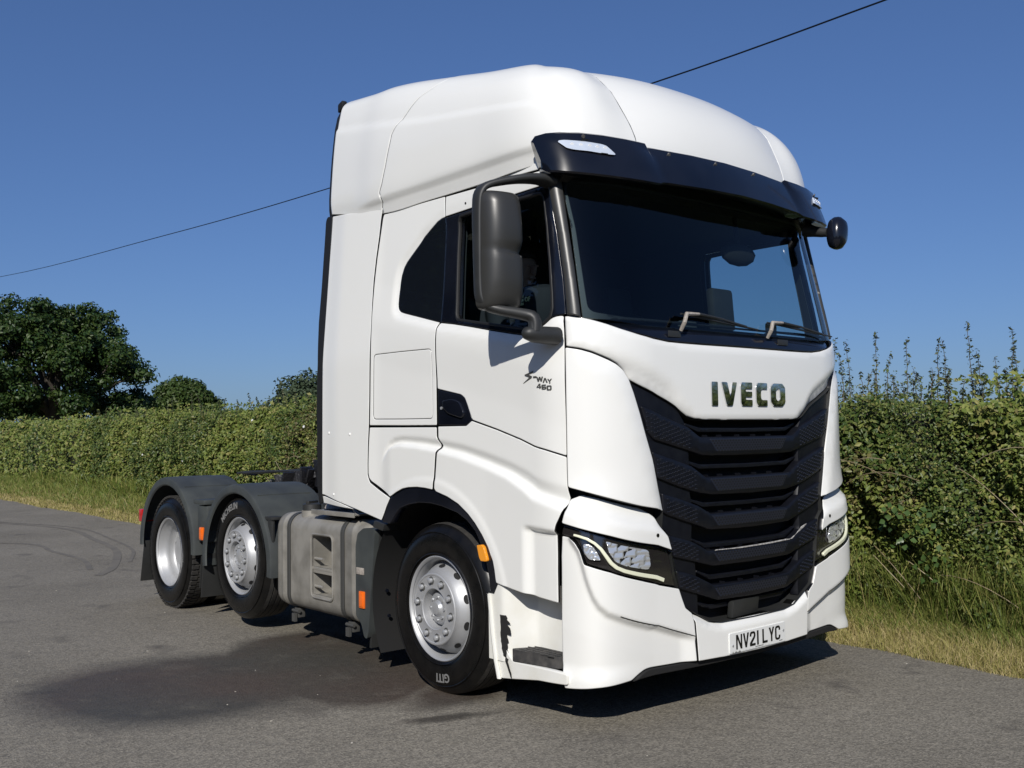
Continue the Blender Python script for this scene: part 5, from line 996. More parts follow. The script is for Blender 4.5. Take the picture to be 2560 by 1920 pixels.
for k in range(6): a = k/5*math.pi/2; rg.append([(X0+.102*math.cos(a*.95)*math.cos(b), Y0+.012+.108*math.cos(a*.95)*math.sin(b), 2.60+(.03*math.sin(b) if k == 0 else 0)*-1+.085*math.sin(a)) for b in [2*math.pi*j/20 for j in range(20)]])
hr.loft(rg); hr.build('hair', HAIR, man)
for sg_ in (-1, 1):   # hands closed on the rim
    base_ = Vector((X0+(-.11 if sg_ < 0 else .155), Y0-.42, 2.10)); hc = [(tuple(base_), .026), (tuple(base_+Vector((0, -.05, .012))), .034, .6)]; he = [(0, 1)]
    for f in range(4):
        b0 = base_+Vector(((f-1.5)*.019, -.075, .022)); k = len(hc); L_ = (.9, 1, .95, .8)[f]
        hc += [(tuple(b0), .0095), (tuple(b0+Vector((0, -.030*L_, .004))), .009), (tuple(b0+Vector((0, -.040*L_, -.022))), .0085), (tuple(b0+Vector((0, -.022*L_, -.036))), .0075)]; he += [(1, k), (k, k+1), (k+1, k+2), (k+2, k+3)]
    k = len(hc); hc += [(tuple(base_+Vector((-sg_*.035, -.04, .0))), .011), (tuple(base_+Vector((-sg_*.045, -.07, -.015))), .0095), (tuple(base_+Vector((-sg_*.03, -.09, -.022))), .008)]; he += [(0, k), (k, k+1), (k+1, k+2)]
    skin_body('hand', hc, he, SKIN, man, 1)
V, F = text_mesh('UE', .125, .001, .006); V2, F2 = text_mesh('OF', .060, .001, .003)
lt = MB(); q = lambda V, dx, dz: [(-1.02+.0*v[0], .735-v[0]-dx, 2.235+v[1]+dz) for v in V]
fe = lambda V, y0, z0: [(-.945-v[2], y0-v[0], z0+v[1]) for v in V]
lt.add(fe(V, .955, 2.285), F); lt.add(fe(V2, .815, 2.305), F2)
V, F = text_mesh('UE', .074, .001, .004); V2, F2 = text_mesh('OF', .036, .001, .0015); lt = MB(); lt.add(fe(V, .96, 2.285), F); lt.add(fe(V2, .858, 2.300), F2)
lo_ = lt.build('shirt_lettering', LETY, man, smooth=False, fix=False)
sl_ = MB(); sl_.loft([[(-.80-.135*math.cos(a)*k, .90+.17*math.sin(a)*k, z) for a in [2*math.pi*j/16 for j in range(16)]] for z, k in ((2.16, .85), (2.22, .97), (2.34, 1.0), (2.38, .9), (2.41, .5))]); sl_.build('sleeve', SHIRT, man)
# ---------- ground, lane, verge
def noise_ramp(n, L, vec, scale, lo, hi, det=5): 
    t = n.nodes.new('ShaderNodeTexNoise'); t.inputs['Scale'].default_value = scale; t.inputs['Detail'].default_value = det; L(vec, t.inputs['Vector']); r = n.nodes.new('ShaderNodeMapRange'); r.inputs[1].default_value = lo; r.inputs[2].default_value = hi; L(t.outputs[0], r.inputs[0]); return r.outputs[0]
def mixc(n, L, fac, a, b, mode='MIX'):
    x = n.nodes.new('ShaderNodeMix'); x.data_type = 'RGBA'; x.blend_type = mode
    for s_, v in ((0, fac), (6, a), (7, b)):
        if hasattr(v, 'links'): L(v, x.inputs[s_])
        elif s_ == 0: x.inputs[0].default_value = v
        else: x.inputs[s_].default_value = (*v, 1)
    return x.outputs[2]
AS = bpy.data.materials.new('asphalt'); AS.use_nodes = True; n = AS.node_tree; L = n.links.new; b = n.nodes['Principled BSDF']; tc = n.nodes.new('ShaderNodeTexCoord'); ob = tc.outputs['Object']
c = mixc(n, L, noise_ramp(n, L, ob, .6, .3, .7), (.172, .156, .126), (.222, .203, .167))
vo = n.nodes.new('ShaderNodeTexVoronoi'); vo.inputs['Scale'].default_value = 95; L(ob, vo.inputs['Vector']); vc = n.nodes.new('ShaderNodeSeparateColor'); L(vo.outputs['Color'], vc.inputs[0])
mr = n.nodes.new('ShaderNodeMapRange'); mr.inputs[3].default_value = .66; mr.inputs[4].default_value = 1.34; L(vc.outputs[0], mr.inputs[0])
hs_ = n.nodes.new('ShaderNodeHueSaturation'); L(c, hs_.inputs['Color']); L(mr.outputs[0], hs_.inputs['Value']); c = hs_.outputs[0]
v2 = n.nodes.new('ShaderNodeTexVoronoi'); v2.inputs['Scale'].default_value = 14; L(ob, v2.inputs['Vector']); m2 = n.nodes.new('ShaderNodeMath'); m2.operation = 'LESS_THAN'; m2.inputs[1].default_value = .045; L(v2.outputs['Distance'], m2.inputs[0]); v2c = n.nodes.new('ShaderNodeSeparateColor'); L(v2.outputs['Color'], v2c.inputs[0]); m3 = n.nodes.new('ShaderNodeMath'); m3.operation = 'GREATER_THAN'; m3.inputs[1].default_value = .72; L(v2c.outputs[1], m3.inputs[0]); m4 = n.nodes.new('ShaderNodeMath'); m4.operation = 'MULTIPLY'; L(m2.outputs[0], m4.inputs[0]); L(m3.outputs[0], m4.inputs[1]); c = mixc(n, L, m4.outputs[0], c, (.42, .40, .36))
c = mixc(n, L, noise_ramp(n, L, ob, 2.2, .60, .80, 8), c, (.085, .077, .068))
# damp stain of old oil in front of the tank: distorted ellipses in ground coordinates
sx = n.nodes.new('ShaderNodeSeparateXYZ'); nz = n.nodes.new('ShaderNodeTexNoise'); nz.inputs['Scale'].default_value = 1.6; nz.inputs['Detail'].default_value = 7; L(ob, nz.inputs['Vector'])
va = n.nodes.new('ShaderNodeVectorMath'); va.operation = 'MULTIPLY_ADD'; L(nz.outputs['Color'], va.inputs[0]); va.inputs[1].default_value = (.42, .42, 0); L(ob, va.inputs[2])
def blob(cx, cy, rx, ry, ang, soft):
    mp = n.nodes.new('ShaderNodeMapping'); mp.vector_type = 'TEXTURE'; mp.inputs['Location'].default_value = (cx+.21, cy+.21, 0); mp.inputs['Rotation'].default_value = (0, 0, ang); mp.inputs['Scale'].default_value = (rx, ry, 1); L(va.outputs[0], mp.inputs[0])
    z0 = n.nodes.new('ShaderNodeVectorMath'); z0.operation = 'MULTIPLY'; z0.inputs[1].default_value = (1, 1, 0); L(mp.outputs[0], z0.inputs[0]); ln = n.nodes.new('ShaderNodeVectorMath'); ln.operation = 'LENGTH'; L(z0.outputs[0], ln.inputs[0]); r = n.nodes.new('ShaderNodeMapRange'); r.inputs[1].default_value = 1+soft; r.inputs[2].default_value = 1-soft; L(ln.outputs['Value'], r.inputs[0]); return r.outputs[0]
def mx(a, b_): m_ = n.nodes.new('ShaderNodeMath'); m_.operation = 'MAXIMUM'; L(a, m_.inputs[0]); L(b_, m_.inputs[1]); return m_.outputs[0]
st = mx(mx(blob(-1.28, 2.55, .66, 1.15, R(-14), .09), blob(-2.15, 2.60, 1.05, .85, R(-30), .20)), mx(blob(-1.45, .90, .22, .07, R(-20), .4), blob(-1.15, 1.3, .3, .25, 0, .4)))
sf_ = n.nodes.new('ShaderNodeMath'); sf_.operation = 'MULTIPLY'; L(st, sf_.inputs[0]); L(noise_ramp(n, L, ob, 2.6, -.25, .42), sf_.inputs[1])
c = mixc(n, L, sf_.outputs[0], c, mixc(n, L, .76, c, mixc(n, L, noise_ramp(n, L, ob, .9, .4, .6), (.042, .026, .020), (.026, .025, .022))))
L(c, b.inputs['Base Color']); b.inputs['Specular IOR Level'].default_value = .35
rz = n.nodes.new('ShaderNodeMapRange'); rz.inputs[3].default_value = .85; rz.inputs[4].default_value = .6; L(sf_.outputs[0], rz.inputs[0]); L(rz.outputs[0], b.inputs['Roughness'])
bp = n.nodes.new('ShaderNodeBump'); bp.inputs['Strength'].default_value = .9; bp.inputs['Distance'].default_value = .004; L(vo.outputs['Distance'], bp.inputs['Height']); b2 = n.nodes.new('ShaderNodeBump'); b2.inputs['Strength'].default_value = .5; b2.inputs['Distance'].default_value = .02; L(noise_ramp(n, L, ob, 9, 0, 1), b2.inputs['Height']); L(bp.outputs[0], b2.inputs['Normal']); L(b2.outputs[0], b.inputs['Normal'])
GR = mat('field_soil', (.085, .080, .035), .9, noise=(.35, .9, (.13, .115, .055)))
def grid(name, x0, x1, y0, y1, z, m, kind, n=2):
    V = [(x0+(x1-x0)*i/n, y0+(y1-y0)*j/n, z) for j in range(n+1) for i in range(n+1)]; F = [(j*(n+1)+i, j*(n+1)+i+1, (j+1)*(n+1)+i+1, (j+1)*(n+1)+i) for j in range(n) for i in range(n)]
    return tag(mesh(name, V, F, m, smooth=False), kind=kind)
grid('ground', -1500, 1500, -1500, 1500, -.03, GR, 'structure', 6)
def edge_x(y):   # wavy lane edge on the hedge side
    y = np.asarray(y, float); return 1.66+.05*np.sin(y*1.1)+.03*np.sin(y*3.7+1)+.012*np.sin(y*11)+.012*np.clip(y, 0, 25)+.25*np.clip(-y-.3, 0, 8)**1.0*.02-.0
ys = np.concatenate([np.arange(-12, 14, .12), np.arange(14, 60, .6), np.arange(60, 260, 10)]); V = []; F = []
for y in ys: V += [(-11, y, 0), (-5, y, 0), (-1, y, 0), (float(edge_x(y)), y, 0), (float(edge_x(y))+.02, y, -.03)]
for i in range(len(ys)-1): F += [(i*5+j, i*5+j+1, (i+1)*5+j+1, (i+1)*5+j) for j in range(4)]
tag(mesh('road', V, F, AS, smooth=False), kind='structure')
# tyre scuff marks on the lane
SKM = mat('rubber_mark', (.125, .115, .098), .85, noise=(4, 1., (.165, .15, .125)))
mk = MB()
for P, w in (([(-1.1, 20), (.0, 17.2), (.55, 14.8), (.30, 12.5), (.03, 10.7), (-.6, 8.9), (-1.0, 8.2)], .10), ([(-2.2, 14.5), (-.68, 12.7), (-.66, 11.2), (-.66, 9.9), (-.9, 8.8)], .07), ([(-.9, 20), (.2, 17), (.75, 14.8), (.52, 12.4), (.22, 10.6), (-.3, 9.2)], .05)):
    Q_ = cat([(x, y, .004) for x, y in P], 8); d = np.gradient(Q_, axis=0); nn = np.stack([-d[:, 1], d[:, 0], 0*d[:, 0]], 1); nn /= np.linalg.norm(nn, axis=1)[:, None]; k = len(Q_); mk.add([tuple(p) for p in Q_+nn*w/2]+[tuple(p) for p in Q_-nn*w/2], [(i, i+1, k+i+1, k+i) for i in range(k-1)])
tag(mk.build('tyre_marks', SKM, smooth=False, fix=False), kind='structure')
VG = mat('verge_soil', (.13, .105, .055), .95, noise=(5, .9, (.075, .085, .03)))
def gz(x, y): return -.02+.10*np.clip((x-edge_x(y))/1.0, 0, 1)+.10*np.clip((x-edge_x(y)-.8)/1.2, 0, 1)+.015*np.sin(x*5+y*3)
V = []; F = []
for y in ys: V += [(float(edge_x(y))+t, y, float(gz(edge_x(y)+t, y))+(0 if t > .05 else -.012)) for t in (-.01, .06, .2, .5, .9, 1.6, 3.2)]
for i in range(len(ys)-1): F += [(i*7+j, i*7+j+1, (i+1)*7+j+1, (i+1)*7+j) for j in range(6)]
tag(mesh('verge', V, F, VG, smooth=False), kind='structure')
# ---------- grass: many blades in one mesh
def blades(name, n, fx, hmin, hmax, m, w=.004, lean=.5, mats=None):
    P = fx(n); n = len(P); h = rng.uniform(hmin, hmax, n)*P[:, 3]; a = rng.uniform(0, 2*np.pi, n); ln_ = rng.uniform(.1, lean, n); b = rng.uniform(0, 2*np.pi, n); ww = w*np.maximum(1, P[:, 4])
    d = np.stack([np.cos(a), np.sin(a), 0*a], 1); g = np.stack([np.cos(b)*ln_, np.sin(b)*ln_, 0*b], 1); B = P[:, :3]
    V = np.stack([B-d*ww[:, None], B+d*ww[:, None], B+g*h[:, None]*.45+[0, 0, .62]*h[:, None]+d*ww[:, None]*.6, B+g*h[:, None]*.45+[0, 0, .62]*h[:, None]-d*ww[:, None]*.6, B+g*h[:, None]*1.15+[0, 0, .9]*h[:, None]], 1).reshape(-1, 3)
    me = bpy.data.meshes.new(name); F = []; i = np.arange(n)*5
    lo = np.concatenate([np.stack([i, i+1, i+2, i+3], 1).ravel(), np.stack([i+3, i+2, i+4], 1).ravel()]); st_ = np.concatenate([np.arange(n)*4, n*4+np.arange(n)*3]); tt_ = np.concatenate([np.full(n, 4), np.full(n, 3)])
    me.vertices.add(len(V)); me.vertices.foreach_set('co', V.ravel().astype(np.float32)); me.loops.add(len(lo)); me.loops.foreach_set('vertex_index', lo.astype(np.int32)); me.polygons.add(2*n); me.polygons.foreach_set('loop_start', st_.astype(np.int32)); me.polygons.foreach_set('loop_total', tt_.astype(np.int32)); me.materials.append(m); me.update(calc_edges=True)
    return link(bpy.data.objects.new(name, me))
def leafmat(name, cols, trans=.25, rough=.5):
    m = bpy.data.materials.new(name); m.use_nodes = True; n = m.node_tree; L = n.links.new; b = n.nodes['Principled BSDF']; g = n.nodes.new('ShaderNodeNewGeometry'); r = n.nodes.new('ShaderNodeValToRGB'); r.color_ramp.interpolation = 'LINEAR'
    for i, (p, c) in enumerate(cols):
        e = r.color_ramp.elements[i] if i < 2 else r.color_ramp.elements.new(p)
        e.position = p; e.color = (*c, 1)
    L(g.outputs['Random Per Island'], r.inputs[0]); L(r.outputs[0], b.inputs['Base Color']); b.inputs['Roughness'].default_value = rough; b.inputs['Specular IOR Level'].default_value = .3
    t = n.nodes.new('ShaderNodeBsdfTranslucent'); L(r.outputs[0], t.inputs[0]); x = n.nodes.new('ShaderNodeMixShader'); x.inputs[0].default_value = trans; L(b.outputs[0], x.inputs[1]); L(t.outputs[0], x.inputs[2]); L(x.outputs[0], n.nodes['Material Output'].inputs[0]); return m
DRY = leafmat('dry_grass', [(0, (.32, .27, .09)), (1, (.54, .44, .23)), (.35, (.27, .27, .075)), (.7, (.44, .36, .16))], .2, .6)
GRN = leafmat('green_grass', [(0, (.16, .21, .04)), (1, (.34, .32, .10)), (.5, (.13, .18, .036))], .25)
def vn(x, y, s=1.0, seed=0):   # cheap smooth value noise
    x = np.asarray(x)*s+seed*17.3; y = np.asarray(y)*s+seed*5.1; return (np.sin(x*1.7+1.3*np.sin(y*1.1))+np.sin(y*2.3+1.7*np.sin(x*.9+2))+np.sin(x*3.1-y*2.7+1))/3
def hx(y, z):    # hedge face
    y = np.asarray(y, float); z = np.asarray(z, float)
    return 2.72+.055*np.clip(y-1.5, 0, 32)-.55*np.sin(np.clip(z/1.9, 0, 1)*math.pi)*.35-.12*np.clip(1-z, 0, 1)+.13*vn(y, z, 1.5)+.07*vn(y, z, 4.2, 1)+.45*np.clip(z-1.5, 0, 1)**1.5
def htop(y):
    y = np.asarray(y, float); return .07*vn(y*.6, y*.2, 1.0, 41)+ np.interp(y, [-8, -4, -1.6, -1.1, -.7, 0, 1, 4, 7, 9, 9.8, 10.6, 11.6, 13, 16, 20, 27, 60], [2.0, 1.92, 1.86, 1.80, 1.68, 1.70, 1.73, 1.8, 2.0, 2.20, 2.30, 2.25, 2.06, 2.0, 2.02, 2.08, 2.12, 2.3])+.05*np.sin(y*2.1)+.05*vn(y, y*.3, 3.0, 4)+.03*vn(y, 0*y, 9.0, 6)
def ydist(n, near=-5., far=45.):
    u = rng.uniform(0, 1, n); return near+(far-near)*u**2.2
def f_dry(n):
    y = ydist(n, -2.2, 40); t = rng.uniform(0, 1, n)**1.1*(.85+.045*np.clip(y, 0, 30)); x = edge_x(y)+t-.02+rng.normal(0, .012, n); s_ = 1+0*t; far = np.maximum(1, (np.hypot(x+4.7, y+3.5))/7); return np.stack([x, y, gz(x, y)-.01, s_*(.6+.8*np.minimum(1, t/.85)), far], 1)
tag(blades('verge_grass', 130000, f_dry, .05, .14, DRY, .0022, .9), kind='stuff', label='dry straw coloured grass along the edge of the lane')
def f_grn(n):
    y = ydist(n, -2.5, 45); t = .42+rng.uniform(0, 1, n)*(.75+.055*np.clip(y, 0, 30)); x = edge_x(y)+t; far = np.maximum(1, (np.hypot(x+4.7, y+3.5))/7); return np.stack([x, y, gz(x, y)-.01, .8+.7*np.minimum(1.2, (t-.4)/.7), far], 1)
tag(blades('long_grass', 80000, f_grn, .08, .22, GRN, .0028, .8), kind='stuff', label='long green grass at the foot of the hedge')
def f_st(n):
    y = ydist(n, -2.5, 30); t = .6+rng.uniform(0, 1, n)*(.55+.05*np.clip(y, 0, 30)); x = edge_x(y)+t; far = np.maximum(1, (np.hypot(x+4.7, y+3.5))/9); return np.stack([x, y, gz(x, y), np.where(y > 5, .6, 1.), far], 1)
def f_in(n):
    y = ydist(n, -2.6, 30); t = rng.uniform(0, 1, n)**1.6; z0 = t*.45; x = hx(y, z0)-.12-rng.uniform(0, .2, n); far = np.maximum(1, (np.hypot(x+4.7, y+3.5))/7); return np.stack([x, y, z0, 1+.5*(1-t), far], 1)
tag(blades('hedge_bottom_grass', 26000, f_in, .14, .38, GRN, .0026, .9), kind='stuff', label='tangled grass and weeds growing up into the foot of the hedge')
tag(blades('dry_stalks', 2200, f_st, .22, .70, DRY, .0018, .7), kind='stuff', label='tall bleached grass stalks standing against the hedge')
# ---------- hedge
def leaves(name, C, N, size, m, parent=None, asp=1.7, fold=.25):
    """C centres, N preferred normals, size per leaf: one folded leaf (4 triangles) each"""
    n = len(C); a = rng.normal(0, 1, (n, 3)); N = N+rng.normal(0, .55, (n, 3)); N /= np.linalg.norm(N, axis=1)[:, None]; t = np.cross(N, a); t /= np.maximum(np.linalg.norm(t, axis=1)[:, None], 1e-6); b = np.cross(N, t); s_ = size[:, None]
    p0 = C-t*s_*.5*asp; p1 = C+t*s_*.5*asp; l = C+b*s_*.5+N*s_*fold; r = C-b*s_*.5+N*s_*fold
    V = np.stack([p0, r, p1, l], 1).reshape(-1, 3); i = np.arange(n)*4; lo = np.stack([i, i+1, i+2, i, i+2, i+3], 1).ravel(); me = bpy.data.meshes.new(name)
    me.vertices.add(len(V)); me.vertices.foreach_set('co', V.ravel().astype(np.float32)); me.loops.add(len(lo)); me.loops.foreach_set('vertex_index', lo.astype(np.int32)); me.polygons.add(2*n); me.polygons.foreach_set('loop_start', (np.arange(2*n)*3).astype(np.int32)); me.polygons.foreach_set('loop_total', np.full(2*n, 3, np.int32)); me.materials.append(m); me.update(calc_edges=True)
    return link(bpy.data.objects.new(name, me), parent)
HL1 = leafmat('hedge_leaf', [(0, (.036, .068, .016)), (1, (.15, .135, .045)), (.3, (.055, .092, .020)), (.6, (.095, .125, .030)), (.85, (.15, .18, .048))], .22, .42)
HL2 = leafmat('hedge_leaf_warm', [(0, (.15, .19, .038)), (1, (.28, .25, .09)), (.4, (.12, .165, .032)), (.75, (.23, .26, .062))], .25, .5)
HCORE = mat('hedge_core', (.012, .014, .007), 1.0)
hedge = thing('hedge', 'long unclipped hawthorn and bramble hedge running behind the grass verge', 'hedge', (2.8, 6, 0))
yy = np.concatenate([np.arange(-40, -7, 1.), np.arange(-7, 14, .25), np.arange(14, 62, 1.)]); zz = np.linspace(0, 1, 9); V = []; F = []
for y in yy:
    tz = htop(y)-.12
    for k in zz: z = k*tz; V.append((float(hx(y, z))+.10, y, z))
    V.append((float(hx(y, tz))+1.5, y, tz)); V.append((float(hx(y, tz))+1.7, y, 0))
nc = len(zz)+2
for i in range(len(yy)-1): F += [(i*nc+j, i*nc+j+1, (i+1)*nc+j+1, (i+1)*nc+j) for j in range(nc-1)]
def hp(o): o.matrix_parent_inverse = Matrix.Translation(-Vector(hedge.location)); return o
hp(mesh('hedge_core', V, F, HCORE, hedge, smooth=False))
def hedge_leaves(name, n, y0, y1, sz0, m, zlo=0.02, pw=1.0, patch=None):
    y = y0+(y1-y0)*rng.uniform(0, 1, n)**pw; t = rng.uniform(0, 1, n)**.85; tp_ = htop(y); z = zlo+t*(tp_-zlo)+rng.normal(0, .02, n); x = hx(y, z)-rng.uniform(-.10, .16, n)-.20*np.maximum(0, vn(y, z, 3.3, 8))-.10*np.maximum(0, vn(y, z, 8.1, 18))
    top = rng.uniform(0, 1, n) < .16; x = np.where(top, hx(y, tp_)+rng.uniform(-.1, 1.1, n), x); z = np.where(top, tp_+np.minimum(rng.exponential(.07, n), .22)*(.6+.8*(vn(y, y, 5.0, 9) > .1))-.09, z)
    cl = .5+.5*vn(y*1., z, 7.0, 3); keep = rng.uniform(0, 1, n) < (.35+.9*cl)
    if patch is not None: keep &= patch(y, z)
    x, y, z = x[keep], y[keep], z[keep]; d = np.hypot(x+4.7, y+3.5); s_ = sz0*rng.uniform(.5, 1.3, len(x))*(1+.35*(vn(y, z, 1.1, 12) > .35)-.2*(vn(y, z, 2.2, 15) > .3))*np.maximum(1, d/9)**.55
    C = np.stack([x, y, np.maximum(z, .02)], 1); N = np.tile([-.7, -.35, .65], (len(x), 1)); return hp(leaves(name, C, N, s_, m, hedge))
w_ = lambda s: (lambda y, z: (vn(y, z, .55, 5)+.5*vn(y, z, 1.7, 7)+(.45*np.clip((y-8)/20, -.5, 1)) > s) | (rng.uniform(0, 1, len(y)) < .14))
wi = lambda s: (lambda y, z: ~((vn(y, z, .55, 5)+.5*vn(y, z, 1.7, 7)+(.45*np.clip((y-8)/20, -.5, 1)) > s)) | (rng.uniform(0, 1, len(y)) < .25))
for nm, m_, pf in (('hedge_foliage', HL1, wi(.05)), ('hedge_foliage', HL2, w_(.05))):
    tag(hedge_leaves(nm, 120000, -3.2, 3.2, .022, m_, patch=pf), kind='stuff'); tag(hedge_leaves(nm, 165000, 3.0, 24, .0235, m_, pw=1.25, patch=pf), kind='stuff'); tag(hedge_leaves(nm, 30000, 22, 60, .032, m_, pw=1.3, patch=pf), kind='stuff')
tag(hedge_leaves('hedge_foliage', 45000, -40, -3, .055, HL1, patch=None), kind='stuff')
HL3 = leafmat('hedge_leaf_brown', [(0, (.10, .085, .030)), (1, (.17, .13, .06)), (.5, (.075, .075, .024))], .2, .5)
tag(hedge_leaves('hedge_foliage', 60000, -1.6, 3.4, .019, HL3, patch=lambda y, z: (np.exp(-((y-.95)/.65)**2-((z-1.05)/.35)**2)+.35*vn(y, z, 2.6, 31) > .45) | ((z > 1.45) & (vn(y, z, 1.9, 33) > .25))), kind='stuff')
tag(hedge_leaves('hedge_foliage', 60000, 7.5, 20, .022, HL3, patch=lambda y, z: (np.exp(-((y-10.3)/1.4)**2)*(z > 1.0)+.4*vn(y, z, 1.6, 35) > .55)), kind='stuff')
# upright shoots on top, each its own part
SHM = leafmat('shoot_leaf', [(0, (.09, .11, .05)), (1, (.15, .16, .08)), (.5, (.075, .10, .045))], .25); TWIG = mat('twig', (.10, .08, .055), .8)
SH = [(1.19, 2.31), (1.10, 2.16), (1.0, 2.27), (.77, 2.32), (.66, 2.15), (.46, 2.25), (.23, 2.23), (.13, 2.21), (-.02, 2.33), (-.13, 2.10), (-.25, 2.05), (-.33, 2.26), (-.42, 2.10), (-.50, 2.40), (-.60, 2.2), (.35, 2.0), (.88, 2.0), (-.75, 2.25), (-1.0, 2.1), (11.9, 2.45), (12.35, 2.25), (13.6, 2.3), (12.9, 2.2), (14.4, 2.2)]
SH += [(float(a_), float(1.72+.30*b_**1.5+(.45 if a_ > 4 else 0))) for a_, b_ in zip(list(np.linspace(-1.25, 1.35, 46))+list(rng.uniform(8, 24, 18)), rng.uniform(0, 1, 64))]
for y, zt in SH:
    xb = float(hx(y, 1.7))+random.uniform(.0, .5); yb = y+(xb-2.8)*.70; zt2 = max(zt+(xb-2.8)*.08, float(htop(yb))+.12); z0 = float(htop(yb))-.15; k = 9; lean = random.uniform(-.05, .05); bend = random.uniform(-.10, .10); P = [(xb+lean*i/k+bend*(i/k)**2, yb+random.uniform(-.008, .008)+lean*.5*i/k, z0+(zt2-z0)*i/k) for i in range(k+1)]
    m = MB(); m.tube(P, [.0045*(1-.6*i/k) for i in range(k+1)], 5); sh_ = hp(m.build('shoot', TWIG, hedge)); nl = int((zt2-z0)/.0085)+14; t = rng.uniform(0, 1, nl); Pa = np.array(P); c = np.stack([np.interp(t, np.linspace(0, 1, k+1), Pa[:, j]) for j in range(3)], 1); a = rng.uniform(0, 6.28, nl); r = .030*(1-.5*t)*rng.uniform(.4, 1.3, nl); C = c+np.stack([np.cos(a)*r, np.sin(a)*r, rng.uniform(0, .02, nl)], 1)
    lf = leaves('shoot_leaves', C, np.stack([np.cos(a)*.3, np.sin(a)*.3, 1+0*a], 1), .019*rng.uniform(.6, 1.2, nl)*(1.3 if y > 5 else 1), SHM, sh_, 1.9); lf['kind'] = 'stuff'
# bramble leaves, straws, a few white flowers
BRM = leafmat('bramble_leaf', [(0, (.055, .105, .028)), (1, (.085, .14, .04))], .25, .35); bl_ = []
for y, z in ((.35, .95), (.32, .90), (.36, .86), (.27, .93), (.12, .80), (.20, .74), (.02, .70), (.05, .62), (.12, .55), (.0, .82), (.42, .80), (.16, .88), (.08, .93), (.30, .68), (-.05, .58), (.10, .45)):
    for k in range(3): bl_.append((float(hx(y, z))-.34+random.uniform(-.02, .02), y+(k-1)*.045, z+(.02 if k == 1 else -.015)))
C = np.array(bl_); hp(leaves('bramble_leaf', C, np.tile([-.8, -.5, .5], (len(C), 1)), np.full(len(C), .046), BRM, hedge, 1.25, .12))['kind'] = 'stuff'
cn = MB()
for i in range(80):
    y = -1.2+rng.uniform(0, 1)**1.4*14; z = rng.uniform(.35, 1.3); L_ = rng.uniform(.25, .7)*(1+.05*y); a = rng.uniform(-.5, .9); x = float(hx(y, z))-.26; P = [(x-.05*math.sin(t*3), y-L_*t*math.cos(a), z+L_*(t*math.sin(a)-.45*t*t)) for t in np.linspace(0, 1, 7)]; cn.tube(P, .0028*(1+.05*y), 4)
o = hp(cn.build('dead_cane', leafmat('dead_cane', [(0, (.22, .17, .10)), (1, (.36, .30, .19))], 0), hedge)); o['kind'] = 'stuff'
fl = MB()
for y, z in ((15.3, 1.75), (18.5, 1.2), (9.2, 1.62), (13.2, 1.85), (10.7, 1.7), (16.0, 1.1)):
    c = Vector((float(hx(y, z))-.2, y, z)); fl.obox(c, (.0, .018, .0), (.015, 0, .005), (0, 0, .018), bev=.01)
hp(fl.build('bindweed_flower', mat('white_petal', (.8, .8, .78), .6), hedge))
# ---------- trees
def blob_leaves(centres, radii, per, size, squash=.75, shell=.75):
    C = []; N = []
    for c, r in zip(centres, radii):
        n = int(per*r*r); d = rng.normal(0, 1, (n, 3)); d /= np.linalg.norm(d, axis=1)[:, None]; rad = r*rng.uniform(shell, 1.05, n)**1.0*(1+.12*np.sin(d[:, 0]*9+c[0])*np.sin(d[:, 2]*8+c[1])); p = c+d*rad[:, None]*[1, 1, squash]; C.append(p); N.append(d+[0, 0, .35])
    C = np.concatenate(C); N = np.concatenate(N); return C, N, size*rng.uniform(.6, 1.4, len(C))
def branch(mb, p0, p1, r0, r1, sag=.0, tips=None):
    p0, p1 = np.array(p0), np.array(p1); P = [tuple(p0+(p1-p0)*t+np.array([0, 0, 1])*math.sin(t*math.pi)*sag+(rng.normal(0, .05, 3)*np.linalg.norm(p1-p0)*.5*(0 < t < 1))) for t in np.linspace(0, 1, 6)]; mb.tube(P, [r0+(r1-r0)*t for t in np.linspace(0, 1, 6)], 7); return P
BARK = mat('bark', (.060, .050, .040), .9, noise=(3, .8, (.10, .088, .07)))
OAKL = leafmat('oak_leaf', [(0, (.020, .046, .012)), (1, (.065, .095, .022)), (.5, (.034, .068, .015))], .2, .45)
RNDL = leafmat('field_tree_leaf', [(0, (.034, .066, .014)), (1, (.075, .10, .024)), (.5, (.05, .085, .018))], .2, .5)
FARL = leafmat('far_tree_leaf', [(0, (.05, .075, .04)), (1, (.075, .10, .055)), (.5, (.045, .07, .035))], .15, .7)
oak = thing('oak_tree', 'large spreading dark oak standing beyond the hedge at the left edge', 'tree', (12.6, 60, 0))
def tp2(o, t): o.matrix_parent_inverse = Matrix.Translation(-Vector(t.location)); return o
tm = MB(); tips = []; tr0 = np.array([12.8, 60, 0]); branch(tm, tr0, tr0+[.1, 0, 3.4], .62, .46)
rs_ = np.random.default_rng(11)
for k in range(9):
    a = 2*math.pi*k/9+rs_.uniform(-.3, .3); el = rs_.uniform(.35, 1.1); Lb = rs_.uniform(2.6, 4.2); st0 = tr0+[0, 0, rs_.uniform(2.4, 3.5)]; e = st0+np.array([math.cos(a)*math.cos(el), math.sin(a)*math.cos(el), math.sin(el)])*Lb; P = branch(tm, st0, e, .26, .13, .2)
    for j in range(4):
        a2 = a+rs_.uniform(-.9, .9); el2 = el+rs_.uniform(-.5, .4); e2 = e+np.array([math.cos(a2)*math.cos(el2), math.sin(a2)*math.cos(el2), math.sin(el2)*.9])*rs_.uniform(1.4, 2.8); branch(tm, P[3+j % 3], e2, .10, .03, .1); tips.append(e2)
tp2(tm.build('trunk', BARK, oak), oak)
tips = np.array(tips); cen = []; rad = []
for t in tips:
    cen.append(t); rad.append(rs_.uniform(.65, 1.15))
